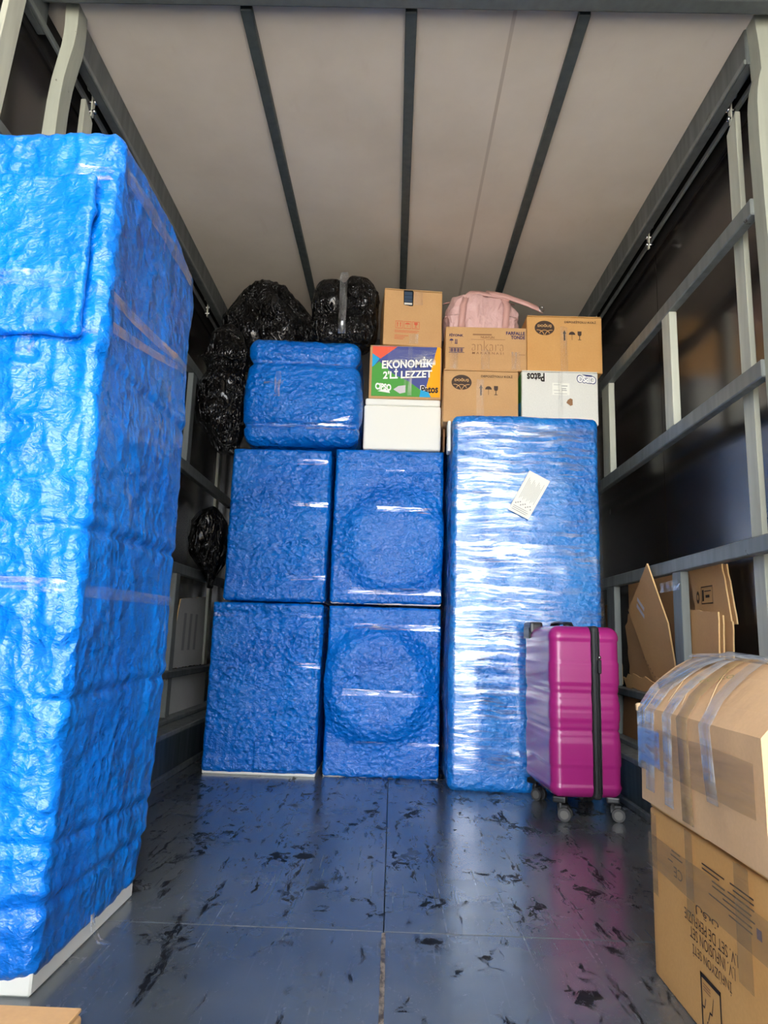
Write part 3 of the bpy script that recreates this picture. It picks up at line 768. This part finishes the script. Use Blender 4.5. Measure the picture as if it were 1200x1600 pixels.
f.polys('handling_mark', arrow_up(.080, .109, .010, .030) + arrow_up(.097, .109, .010, .030), 'red'); f.polys('handling_mark', umbrella(.137, .110, .030, .026), 'red'); f.polys('handling_mark', goblet(.185, .108, .020, .032), 'red')
f.polys('small_print', [[(.064, v), (.064 + l, v), (.064 + l, v + .003), (.064, v + .003)] for v, l in ((.085, .14), (.077, .13), (.055, .08), (.045, .06), (.035, .05))], 'red')
patch(f, .150, .01, .200, .072); patch(f, .17, .25, .22, .33)

# pasta carton
t, f = carton('pasta_carton', 'wide brown pasta carton lettered ankara, beneath the pink duffel bag', .474, 3.64, 2.166, .450, .30, .254, 0, 'card', 6, False)
f.text('FİYONK', .020, .193, .098, .213, 'purple', .03); f.text('FARFALLE', .335, .210, .440, .230, 'purple', .035); f.text('TONDE', .362, .185, .440, .206, 'purple', .035)
f.text("NUH'UN", .195, .185, .270, .200, 'thin', .02); f.text('ankara', .145, .112, .325, .172, 'thin', -.022); f.text('M A K A R N A S I', .148, .092, .322, .106, 'thin', .015)
for rl in ([(.140, .178), (.215, .178), (.215, .180), (.140, .180)], [(.222, .178), (.330, .180), (.330, .182), (.222, .180)], [(.150, .204), (.255, .205), (.255, .213), (.150, .212)], [(.405, .092), (.440, .092), (.440, .095), (.405, .095)]):
    f.polys('rule_line', [rl], 'thin')
f.polys('handling_mark', umbrella(.032, .150, .022, .030) + [[(.052, .152), (.056, .152), (.056, .178), (.052, .178)], [(.060, .152), (.064, .152), (.064, .178), (.060, .178)], [(.050, .150), (.066, .150), (.066, .153), (.050, .153)]], 'purple')
f.polys('code_bars', [[(.022 + .006 * i, .103), (.022 + .006 * i + (.0045 if i % 3 else .002), .103), (.022 + .006 * i + (.0045 if i % 3 else .002), .124), (.022 + .006 * i, .124)] for i in range(13)] + [[(.018, .126), (.104, .126), (.104, .129), (.018, .129)], [(.018, .098), (.104, .098), (.104, .101), (.018, .101)]], 'purple')
patch(f, .024, .004, .070, .105); patch(f, .196, .004, .244, .118); patch(f, .365, .004, .414, .112)

def dogus(label, xc, yf, z0, w, h, rz=0, mat='card_orange', seed=0, s=1.0, d=.30):
    t, f = carton('tea_carton', label, xc, yf, z0, w, d, h, rz, mat, seed)
    cu, cv = .098, h - .078
    f.polys('logo_disc', [ell(cu, cv, .055, .043, 0, 360, 36)], 'brown')
    f.text('DOĞUŞ', cu - .038, cv + .002, cu + .040, cv + .024, 'tan', .03, name='logo_lettering')
    # pale arcs cut into the lower half of the disc
    def arc(c0, r0, r1, t0, t1, n=10): return [[(c0[0] + r * math.cos(math.radians(t0 + (t1 - t0) * i / n)), c0[1] + r * math.sin(math.radians(t0 + (t1 - t0) * i / n))) for r, i in ((r0, k), (r1, k), (r1, k + 1), (r0, k + 1))] for k in range(n)]
    M_ = M[mat]
    f.polys('logo_arcs', arc((cu, cv - .042), .0275, .031, 20, 160) + arc((cu - .038, cv - .048), .034, .0375, 5, 100) + arc((cu + .038, cv - .048), .034, .0375, 80, 175), M_, .0006)
    f.text('DEPOZİTOLU KOLİ', w * .50, h - .046, w * .92, h - .030, 'brown', .02)
    f.polys('handling_mark', arrow_up(w * .50, h - .150, .020, .062), 'brown'); f.polys('handling_mark', umbrella(w * .60, h - .146, .036, .050), 'brown'); f.polys('handling_mark', goblet(w * .70, h - .146, .022, .052), 'brown')
    patch(f, w * .44, .004, w * .54, h * .80, 'tape_vert', .0012)
    return t
dogus('brown tea carton lettered DOGUS on the white snack carton, rightmost of the top row', .912, 3.655, 2.170, .418, .338, 0, 'card_orange', 8)
dogus('darker tea carton lettered DOGUS wedged between foam box and white snack carton', .443, 3.61, 1.856, .408, .302, math.radians(0.6), 'card', 9)

# white carton upside down
t, f = carton('white_snack_carton', 'white snack carton standing upside down on the tall wrapped fridge', .872, 3.61, 1.857, .414, .32, .306, 0, 'card_white', 12)
f.text('Patos', .028, .238, .124, .288, 'black', .035, True, skew=.05); f.text('CIPSO', .302, .238, .400, .276, 'white', .05, True, skew=-.2, outline='navy')
f.polys('logo_swash', [[(.325, .286), (.385, .281), (.38, .277), (.35, .275)]], 'navy', .0012)
f.rect('address_label', .165, .165, .258, .233, 'paper', .0006, 'small white address label'); f.polys('label_lines', [[(.215, v), (.215 + l, v), (.215 + l, v + .004), (.215, v + .004)] for v, l in ((.215, .032), (.20, .025), (.19, .028))] + [[(.175, .172), (.245, .172), (.245, .174), (.175, .174)], [(.172, .190), (.207, .190), (.207, .192), (.172, .192)], [(.172, .222), (.207, .222), (.207, .224), (.172, .224)]], 'grey', .0012)
f.polys('torn_patch', [[(.240, .122), (.262, .105), (.274, .110), (.274, .142), (.262, .148), (.248, .138)]], 'thin', .0006)
patch(f, .196, .004, .222, .30, 'tape_vert', .0014)
fl = Face(t, (-.207, .30, 0), (0, -1, 0), (0, 0, 1), (-1, 0, 0)); fl.polys('print_field', [[(.01, .01), (.29, .01), (.29, .29), (.01, .29)]], 'green'); fl.polys('print_field', [[(.15, .01), (.29, .01), (.29, .12), (.22, .14)]], 'sky', .0004)

# strip of cardboard wedged beside the fridge
tag(box('cardboard_strip', (.250, 3.74, 1.722), (.260, 4.10, 1.853), M['card_dark'], None, .001), 'dark cardboard strip wedged between foam box and the wrapped fridge', 'cardboard')

# --- two cartons at the right
t, f = carton('infusion_carton', 'big brown carton on floor with upside-down infusion set lettering, lower right', .800, 1.10, 0, .414, .57, .352, 0, 'card_orange', 15, True)
f = Face(t, (-.207, .57, 0), (0, -1, 0), (0, 0, 1), (-1, 0, 0))      # left side: u runs towards the viewer
uu = lambda y: 1.67 - y
f.text('İNFÜZYON SETİ', uu(1.457), .122, uu(1.302), .144, 'brown', .0, True); f.text('I.V. INFUSION SET', uu(1.466), .153, uu(1.286), .173, 'brown', .0, True); f.text('I.V. SET DE PERFUZIE', uu(1.489), .178, uu(1.274), .198, 'brown', .0, True); f.text('نقل', uu(1.435), .204, uu(1.340), .222, 'brown', .01, True)
u0, u1, v0, v1 = uu(1.428), uu(1.346), .012, .109
f.polys('logo_frame', [[(u0, v1 - .008), (u1, v1 - .008), (u1, v1), (u0, v1)], [(u0, v0), (u0 + .005, v0), (u0 + .005, v1), (u0, v1)], [(u1 - .005, v0 + .03), (u1, v0 + .03), (u1, v1), (u1 - .005, v1)], [(u0, v0), (u1 - .025, v0), (u1 - .025, v0 + .007), (u0, v0 + .007)]], 'black')
zz = [(u0 + .005, .055), (u0 + .013, .055), (u0 + .019, .072), (u0 + .027, .040), (u0 + .034, .056), (u0 + .043, .056), (u0 + .051, .086), (u0 + .062, .044), (u1, .044)]
f.polys('logo_pulse', [[zz[i], zz[i + 1], (zz[i + 1][0] + .001, zz[i + 1][1] - .0035), (zz[i][0] + .001, zz[i][1] - .0035)] for i in range(len(zz) - 1)], 'black')
f.text('MEDİKAJ', u0 + .022, .022, u1 + .02, .036, 'black', .02, True)
f.polys('small_print', [[(u0 + .010, .092 - .005 * i), (u0 + .040, .092 - .005 * i), (u0 + .040, .094 - .005 * i), (u0 + .010, .094 - .005 * i)] for i in range(3)], 'thin')
f.text('CE', uu(1.535), .238, uu(1.492), .258, 'brown', .0, True)
for a, b, v in [(1.545, 1.50, .284), (1.55, 1.49, .275), (1.565, 1.54, .262), (1.40, 1.31, .302), (1.40, 1.33, .294), (1.29, 1.21, .303), (1.28, 1.21, .295), (1.36, 1.31, .284), (1.30, 1.21, .286), (1.36, 1.22, .276), (1.32, 1.21, .268), (1.375, 1.22, .258), (1.30, 1.22, .249)]:
    f.polys('small_print', [[(uu(a), v), (uu(b), v), (uu(b), v + .0028), (uu(a), v + .0028)]], 'brown')
f.rect('label_mark', uu(1.206), .250, uu(1.190), .266, 'navy')
def rects_on(f, L, mat, k):
    for (a, v0, b, v1) in L: patch(f, a, v0, b, v1, mat, k, 'tape_strip', .002)
rects_on(f, [(.0, .222, .57, .290)], 'tape_brown', .0016); rects_on(f, [(.02, .17, .05, .335), (.20, .19, .235, .345), (.40, .16, .45, .345)], 'tape_brown', .0022)

# upper carton with domed taped top
t = thing('taped_carton', 'battered brown carton with domed heavily taped lid, on the infusion carton', 'box', (.580, 1.135, .358), 0)
prof = [(0, 0), (0, .05), (0, .10), (0, .15), (0, .205), (.03, .236), (.06, .262), (.09, .284), (.12, .302), (.150, .312), (.165, .310), (.19, .302), (.215, .298), (.25, .300), (.29, .306), (.33, .300), (.37, .27), (.42, .205), (.42, .10), (.42, 0)]
ys = np.linspace(0, .545, 30); V = []; F = []
for y in ys:
    for (x, z) in prof:
        k = (z > .206); e = .010 * math.exp(-(y - .545) ** 2 / .002) if k else 0
        V.append((x, y, z + e))
V = np.array(V)
V[:, 0] += .004 * fbm(V, 7, 3); tm = V[:, 2] > .206; V[tm, 2] += .007 * fbm(V[tm], 9, 4) + .012 * (ridge(V[tm], (6, 3, 1), 6) - .5) * sstep(.21, .27, V[tm, 2])
V[:, 2] = np.maximum(V[:, 2], 0); V[V[:, 2] < .004, 2] = 0
np_ = len(prof)
for i in range(len(ys) - 1):
    for j in range(np_ - 1): a = i * np_ + j; F.append((a, a + 1, a + np_ + 1, a + np_))
F += [tuple(range(np_))[::-1], tuple((len(ys) - 1) * np_ + k for k in range(np_))]
mk('body', V, F, M['card_pink'], t)
f = Face(t, (0, .545, 0), (0, -1, 0), (0, 0, 1), (-1, 0, 0), .005)
rects_on(f, [(.12, .080, .525, .165)], 'tape_brown', .001); rects_on(f, [(.005, .085, .135, .160)], 'tape_sky_sheen', .002)  # second patch carries the painted sky reflection
def over(y0, y1, w0, mat, x0=0, x1=.30, zlow=.06, k=.006, name='tape_strip'):
    """tape running up the left face and over the domed lid"""
    pts = [(-k, zlow), (-k, .12), (-k, .20)] + [(x - k * .6, z + k) for x, z in prof[5:15] if x <= x1]
    n = len(pts); P = []
    for i, (x, z) in enumerate(pts): u = i / (n - 1); P.append((x, y0 + (y1 - y0) * u, z + .004 * (i > 2)))
    return ribbon(name, P, (0, 1, 0), w0, M[mat], t, .001)
over(.475, .40, .050, 'tape_depth', zlow=.03); over(.37, .36, .045, 'tape_depth', zlow=.02); over(.28, .36, .05, 'tape_brown', zlow=.01); over(.17, .30, .045, 'tape_depth', zlow=.07)
over(.52, .50, .05, 'tape_sky_sheen', zlow=.07)
P = [(.03, .50, .252), (.09, .44, .302), (.15, .40, .330), (.20, .36, .322)]
ribbon('tape_strip', P, (.3, 1, .2), .055, M['tape_sky_sheen'], t, .001)
P = [(.12, .54, .322), (.18, .44, .330), (.235, .34, .318), (.285, .22, .322)]
ribbon('tape_strip', P, (.5, .8, .1), .050, M['tape_depth'], t, .001)
for (y0, y1) in ((.44, .50), (.40, .47), (.33, .45), (.22, .33)):
    ribbon('crease', [(.012, y0, .226), (.06, (y0 + y1) / 2, .270), (.11, y1, .302)], (0, 1, 0), .004, M['card_pale'], t, .001)
ft = Face(t, (.05, .32, .262), (.72, -.55, .20), (.40, .50, .30), (-.55, 0, .83), .010)
ft.text('CC .KOR', 0, 0, .085, .020, 'olive', -.01, name='faint_stamp')
for z in (.19,): box('corner_tuft', (-.008, .535, z), (.012, .552, z + .02), M['card_pale'], t, .004, 'crushed corner')

# carton corner in the foreground
t, f = carton('cardboard_carton', 'brown carton corner at bottom left, in front of the tall wrapped block', -.56, .50, 0, .40, .43, .25, 0, 'card', 19, True)

# ================================================================== BLACK BAGS
def blob(rx_, ry_, rz_, seed, p=2.6, n=120, m=80, wr=.03, fold=(6, 6, 2.2), shape=None, flat=.0):
    th = np.linspace(0, 2 * math.pi, n, endpoint=False); ph = np.linspace(-math.pi / 2, math.pi / 2, m)
    T, Pp = np.meshgrid(th, ph, indexing='xy'); T = T.ravel(); Pp = Pp.ravel()
    D = np.stack([np.cos(Pp) * np.cos(T), np.cos(Pp) * np.sin(T), np.sin(Pp)], -1)
    L = (np.abs(D[:, 0]) ** p + np.abs(D[:, 1]) ** p + np.abs(D[:, 2]) ** p) ** (1 / p); S = D / L[:, None]
    V = S * np.array([rx_, ry_, rz_])
    Q = V + .06 * np.stack([vn(V, 6, seed), vn(V, 6, seed + 1), vn(V, 6, seed + 2)], -1)
    o = wr * (ridge(Q, fold, seed + 3) ** 2 - .35) + wr * .5 * (ridge(Q, np.array(fold) * 2.3, seed + 4) ** 2 - .3) + wr * .6 * fbm(V, 4, seed + 5)
    V = V + D * o[:, None]
    if shape: V = shape(V)
    V[:, 2] = np.maximum(V[:, 2], -rz_ + flat)
    idx = np.arange(n * m).reshape(m, n); nx = np.roll(idx, -1, 1)
    F = np.stack([idx[:-1], nx[:-1], nx[1:], idx[1:]], -1).reshape(-1, 4)
    V[:, 2] += rz_ - flat
    return V, F

t = thing('refuse_bag', 'large black plastic bag mounded on the bundle, left of the boxy bag', 'bag', (-.826, 4.145, 2.335))
def sh1(V):
    z = V[:, 2]; V[:, 0] *= 1 - .38 * sstep(-.05, .27, z); V[:, 0] -= .03 * sstep(-.1, .25, z); return V
V, F = blob(.295, .20, .300, 5, 2.5, 150, 110, .030, (7, 7, 4), sh1, .03); mk('bag_body', V, F, M['bag'], t, True)
V, F = tube([(-.02, -.235, .25), (.0, -.25, .265), (.03, -.245, .255), (.05, -.235, .235)], .012, 8); mk('knot', V, F, M['bag'], t, True)

t = thing('refuse_bag', 'boxy black plastic bag with central tape, beside the hand-hole carton', 'bag', (-.333, 3.80, 2.335))
def sh2(V):
    d = np.exp(-(V[:, 0] / .025) ** 2) * (V[:, 1] < 0); V[:, 1] += .03 * d; V[:, 2] -= .018 * np.exp(-(V[:, 0] / .03) ** 2) * (V[:, 2] > .15)
    g_ = np.exp(-((V[:, 2] + .03) / .03) ** 2); V[:, 1] += .02 * g_ * (V[:, 1] < 0); return V
V, F = blob(.190, .14, .212, 15, 4.0, 150, 110, .018, (8, 8, 8), sh2, .01); mk('bag_body', V, F, M['bag'], t, True)
ribbon('tape_strip', [(-.0, -.155, .03), (0, -.17, .12), (0, -.150, .18), (0, -.165, .27), (0, -.165, .36), (0, -.14, .41), (0, -.03, .432)], (1, 0, 0), .042, M['tape_vert'], t)

t = thing('refuse_bag', 'tall black plastic bag hanging wrinkled between side wall and blue bundle', 'bag', (-1.012, 3.80, 1.695))
def sh3(V):
    z = V[:, 2]; w = 1 - .22 * np.exp(-((z - .12) / .05) ** 2) - .35 * sstep(-.2, -.42, z); V[:, 0] *= w; V[:, 1] *= w; V[:, 0] += .05 * sstep(-.1, -.4, z); return V
V, F = blob(.130, .125, .380, 25, 2.5, 130, 150, .026, (5, 9, 10), sh3, .01); mk('bag_body', V, F, M['bag'], t, True)
V, F = tube([(-.13 + .26 * k / 14, -.12 - .018 * math.sin(k / 14 * math.pi), .52 + .012 * math.sin(k)) for k in range(15)], .008, 6); mk('tie', V, F, M['bag'], t, True)

t = thing('refuse_bag', 'small black plastic bag tied at its foot, hanging beside the appliances', 'bag', (-1.085, 4.02, .945))
def sh4(V):
    z = V[:, 2]; w = 1 - .72 * sstep(-.02, -.2, z); V[:, 0] *= w; V[:, 1] *= w; V[:, 0] += .02 * sstep(0, -.2, z); return V
V, F = blob(.10, .12, .232, 35, 2.4, 110, 110, .022, (9, 9, 5), sh4, .006); mk('bag_body', V, F, M['bag'], t, True)
a = Acc(); a.cyl((.02, 0, .07), 2, .032, .012, 14); a.build('tie', M['black_plastic'], t, True)

# ================================================================== PINK DUFFEL
t = thing('duffel_bag', 'pink nylon duffel bag with webbing straps lying on the pasta carton', 'bag', (.467, 3.87, 2.4205))
def shd(V):
    z = V[:, 2]; V[:, 2] -= .02 * sstep(.08, .25, np.abs(V[:, 0])) * (z > 0); return V
V, F = blob(.212, .130, .140, 55, 3.4, 150, 90, .020, (13, 9, 6), shd, .012); mk('bag_body', V, F, M['pink'], t, True)
for x0, x1 in ((-.115, -.095), (.135, .115)):
    ribbon('strap', [(x0 - .012, -.150, .015), (x0 - .006, -.158, .09), (x0, -.156, .17), (x1, -.125, .240), (x1, -.04, .262)], (1, 0, .02), .036, M['pink_strap'], t, .003)
ribbon('handle', [(-.10, -.13, .235), (-.075, -.12, .262), (-.02, -.11, .268), (.04, -.115, .255), (.11, -.13, .235), (.15, -.14, .215)], [(0, .35, 1)] * 6, .030, M['pink_strap'], t, .004)
ribbon('shoulder_strap', [(.02, -.105, .272), (.07, -.12, .258), (.13, -.14, .235), (.19, -.155, .205), (.25, -.17, .175), (.305, -.17, .150), (.34, -.14, .135)], [(.1, .25, 1)] * 6 + [(0, .8, .5)], .034, M['pink_strap'], t, .004)
V, F = tube([(.318, -.172, .160), (.335, -.175, .155), (.345, -.165, .140), (.330, -.168, .130), (.316, -.172, .136), (.318, -.172, .160)], .003, 6); mk('buckle', V, F, M['chrome'], t, True)
ribbon('zip_line', [(-.22, -.03, .235), (-.1, -.03, .268), (.05, -.03, .272), (.2, -.03, .24)], (0, 1, 0), .012, M['pink_strap'], t, .003)

# ================================================================== SUITCASE
t = thing('suitcase', 'magenta hard-shell suitcase on four castors in front of the tall fridge', 'suitcase', (.655, 2.925, 0), math.radians(4.0))
SZ0, SZ1 = .088, .770
def shell_disp(P, N):
    z = P[:, 2]; sidez = 1 - np.abs(N[:, 2]) ; o = np.zeros(len(P))
    for a_, b_ in ((.535, .625), (.375, .445), (.225, .300), (.05, .125)):
        o -= .0035 * sstep(a_ - .002, a_ + .002, z) * (1 - sstep(b_ - .002, b_ + .002, z))
    for c in (.648, .515, .475, .345, .325, .19, .145, .03): o -= .0016 * np.exp(-((z - c) / .0018) ** 2)
    for c in (.41, .262): o -= .005 * np.exp(-((z - c) / .006) ** 2)
    return o * sidez * (P[:, 1] < .6)
def shell(x0, x1, name):
    V, F = rbox(x1 - x0 + .05, .445, SZ1 - SZ0, .045, .0075, shell_disp)
    # flatten the inner side so that the two halves meet at the zip
    if name == 'l': V[:, 0] = np.minimum(V[:, 0] + (x0 + x1 + .05) / 2, x1)
    else: V[:, 0] = np.maximum(V[:, 0] + (x0 - .05 + x1) / 2, x0)
    V[:, 2] += SZ0
    return V, F
mk('shell_half', *shell(0, .168, 'l'), M['shell'], t, True); mk('shell_half', *shell(.205, .298, 'r'), M['shell'], t, True)
V, F = rbox(.037, .452, SZ1 - SZ0 + .006, .014, .01); V[:, 0] += .1865; V[:, 1] -= .0035; V[:, 2] += SZ0 - .003; zb = mk('zip_band', V, F, M['zip'], t, True)
for x in (.1725, .1865, .2005):
    mk('zip_cord', *bevel_mesh(boxv(x - .0022, -.0065, SZ0 + .02, x + .0022, -.001, SZ1 - .02), BOXF, .001, 1), M['black_plastic'], zb)
a = Acc(); a.box((.190, -.016, .58), (.206, -.006, .635), .003); a.build('zip_pull', M['black_plastic'], zb)
a = Acc(); a.cyl((.198, -.012, .645), 1, .006, .012, 12); a.build('zip_stud', M['chrome'], zb, True)
# grip of the retracted handle and the carry handle on top
box('handle_grip', (-.004, .30, SZ1 - .035), (.055, .43, SZ1 + .020), M['black_plastic'], t, .012)
box('grip_plate', (-.007, .315, SZ1 - .055), (.002, .415, SZ1 - .005), M['black_plastic'], t, .003)
ribbon('carry_handle', [(.11, .10, SZ1 - .002), (.11, .125, SZ1 + .014), (.11, .18, SZ1 + .018), (.11, .24, SZ1 + .018), (.11, .295, SZ1 + .014), (.11, .32, SZ1 - .002)], (1, 0, 0), .040, M['black_plastic'], t, .008)
V = [(-.0035, y, z) for z in np.linspace(SZ0 + .05, SZ1 - .05, 20) for y in np.linspace(.05, .40, 12)]
V = np.array(V); V[:, 0] -= .003 * vn(V, (1, 9, 9), 3)
idx = np.arange(240).reshape(20, 12); F = np.stack([idx[:-1, 1:], idx[:-1, :-1], idx[1:, :-1], idx[1:, 1:]], -1).reshape(-1, 4)
mk('cover_film', V, F, M['cover_film'], t, True, 'clear film on the broad side')
def castor(x, y, ang):
    c = empty('castor', (x, y, 0), ang, t)
    box('mount', (-.030, -.026, .070), (.030, .026, .094), M['black_plastic'], c, .006)
    a = Acc(); a.cyl((0, 0, .062), 2, .012, .03, 14); a.box((-.010, -.032, .030), (.010, .012, .062), .003); a.build('fork', M['black_plastic'], c)
    for s in (-1, 1):
        a = Acc(); a.cyl((s * .017, -.020, .026), 0, .026, .016, 24); w = a.build('wheel', M['rubber'], c)
        a = Acc(); a.cyl((s * .0255, -.020, .026), 0, .017, .003, 18)
        for k in range(6): a.box((s * .0265 - .001, -.020 + .011 * math.cos(k * 1.047) - .002, .026 + .011 * math.sin(k * 1.047) - .002), (s * .0265 + .001, -.020 + .011 * math.cos(k * 1.047) + .002, .026 + .011 * math.sin(k * 1.047) + .002))
        a.build('wheel_hub', M['hub'], c)
castor(.045, .045, math.radians(62)); castor(.262, .045, math.radians(70)); castor(.042, .405, math.radians(40)); castor(.262, .405, math.radians(20))

# ================================================================== CARDBOARD IN THE SIDE WALLS
def sheet(label, poly, x0, x1=None, th=.006, mat='card', edge=True, jag=.0, layers=1, gap=.004, cat='cardboard'):
    """upright sheet; poly in (y,z); x runs from x0 at the foot to x1 at the top"""
    x1 = x0 if x1 is None else x1
    zs = [p[1] for p in poly]; zl, zh = min(zs), max(zs); yb = sum(p[0] for p in poly) / len(poly)
    t = thing('cardboard_sheet', label, cat, (x0, yb, zl))
    pts = []
    for i, p in enumerate(poly):
        q_ = poly[(i + 1) % len(poly)]; n = 1 if not jag else max(1, int(math.hypot(q_[0] - p[0], q_[1] - p[1]) / .035))
        for k in range(n):
            u = k / n; pts.append((p[0] + (q_[0] - p[0]) * u + (random.uniform(-jag, jag) if k else 0), p[1] + (q_[1] - p[1]) * u + (random.uniform(-jag, jag) if k else 0)))
    n = len(pts)
    for L in range(layers):
        V = []; off = L * (th + gap) * (1 if x0 > 0 else -1)
        for k in (0, 1):
            for (y, z) in pts:
                x = (x1 - x0) * (z - zl) / max(zh - zl, 1e-6) + (k - .5) * th + off
                V.append((x, y - yb + L * .018 * (-1) ** L, z - zl - L * .012 * (z - zl > .05)))
        mk('board', V, [tuple(range(n))[::-1], tuple(range(n, 2 * n))], M[mat], t)
        mk('torn_edge', V, [(i, (i + 1) % n, n + (i + 1) % n, n + i) for i in range(n)], M['card_edge'], t)
    return t
sheet('large brown cardboard sheet behind the lower right rails, upright at the back', [(2.99, .2135), (3.98, .2135), (3.98, 1.105), (3.45, 1.098), (3.40, 1.06), (2.99, 1.05)], 1.335, 1.337, mat='card_dull')
st = sheet('upper folded brown cardboard with a shipping stamp, right of the lower post', [(2.70, .79), (3.0, .80), (3.04, 1.055), (2.735, 1.035)], 1.296, 1.284, mat='card', jag=.004, layers=3, gap=.006)
fs = Face(st, (-.012, .10, .055), (0, -1, 0), (0, 0, 1), (-1, 0, 0), .004)
fs.polys('shipping_stamp', [[(.05, .03), (.155, .03), (.155, .034), (.05, .034)], [(.05, .098), (.155, .098), (.155, .102), (.05, .102)], [(.05, .03), (.053, .03), (.053, .1), (.05, .1)], [(.152, .03), (.155, .03), (.155, .1), (.152, .1)], [(.058, .042), (.074, .042), (.074, .088), (.058, .088)], [(.09, .055), (.125, .055), (.125, .066), (.09, .066)], [(.08, .08), (.14, .08), (.14, .084), (.08, .084)]], 'black', .001)
fs.polys('round_stamp', [ell(.018, .06, .014, .026)], 'brown', .001); fs.polys('round_stamp', [ell(.018, .06, .007, .012)], M['card'], .0016)
sheet('lower folded cardboard bundle with thick corrugated edges, behind the taped carton', [(2.72, .2135), (3.05, .2135), (3.05, .858), (2.88, .852), (2.70, .835)], 1.246, 1.246, mat='card', jag=.005, layers=4, gap=.003)
d4 = sheet('diagonal cardboard panel leaning with its pointed corner over the lower right rail', [(3.40, .49), (3.13, .50), (3.12, .80), (3.235, 1.075), (3.60, .875)], 1.262, 1.176, mat='card', th=.007)
fd = Face(d4, (-.03, .30, .20), (.02, -.83, -.55), (-.10, -.55, .83), (-1, 0, -.12), .012)
fd.polys('ghost_patch', [[(.02, .25), (.13, .25), (.13, .27), (.02, .27)], [(.02, .285), (.12, .285), (.12, .305), (.02, .305)]], INK['silver'], .004)
fd.polys('faded_script', [[(.16 + .03 * i, .05 + .004 * (i % 2)), (.178 + .03 * i, .055), (.176 + .03 * i, .068), (.17 + .03 * i, .06)] for i in range(6)], 'thin', .006)
sheet('torn cardboard piece standing behind the magenta suitcase', [(3.44, .484), (3.83, .484), (3.86, .80), (3.80, .866), (3.70, .85), (3.60, .70)], 1.288, 1.270, mat='card_dull', jag=.012, layers=2)
sheet('narrow cardboard scraps left of the far lower post, beside the fridge', [(3.99, .484), (4.18, .484), (4.19, .925), (4.00, .905)], 1.275, 1.262, mat='card', jag=.008, layers=2)
sheet('low brown carton panel under the right shelf rail', [(3.05, .2395), (3.80, .2395), (3.80, .442), (3.05, .442)], 1.225, 1.235, mat='card_dark')
sheet('crumpled cardboard flap lying along the right shelf rail', [(3.05, .484), (3.72, .484), (3.75, .535), (3.55, .555), (3.35, .535), (3.2, .56), (3.05, .53)], 1.225, 1.215, mat='card', jag=.012)
# crumpled tape stuck on the post
tp = thing('tape_scrap', 'crumpled clear tape scrap stuck around the lower right post', 'tape', (1.199, 2.975, .955))
V = np.array([(-.003 - .008 * random.random(), y, z) for z in np.linspace(-.022, .022, 6) for y in np.linspace(-.05, .16, 16)]); idx = np.arange(96).reshape(6, 16)
mk('tape_film', V, np.stack([idx[:-1, 1:], idx[:-1, :-1], idx[1:, :-1], idx[1:, 1:]], -1).reshape(-1, 4), M['tape_depth'], tp)
# left wall sheets
sl = sheet('upper grey-white carton panel behind the left rails, near the wrapped appliances', [(4.00, .484), (4.70, .484), (4.72, .93), (4.16, .885), (4.08, .70)], -1.262, -1.272, mat='card_grey', jag=.003)
fl_ = Face(sl, (.004, -.16, .10), (0, 1, 0), (0, 0, 1), (1, 0, 0), .008)
fl_.polys('grip_slot', [[(u, .0), (u + .05, .0), (u + .06, .22), (u + .01, .22)] for u in (0, .12, .24)], 'grey', .004)
sheet('lower grey-white carton panel standing on the left ledge', [(3.93, .2395), (4.68, .2395), (4.68, .44), (3.93, .44)], -1.225, -1.240, mat='card_grey')
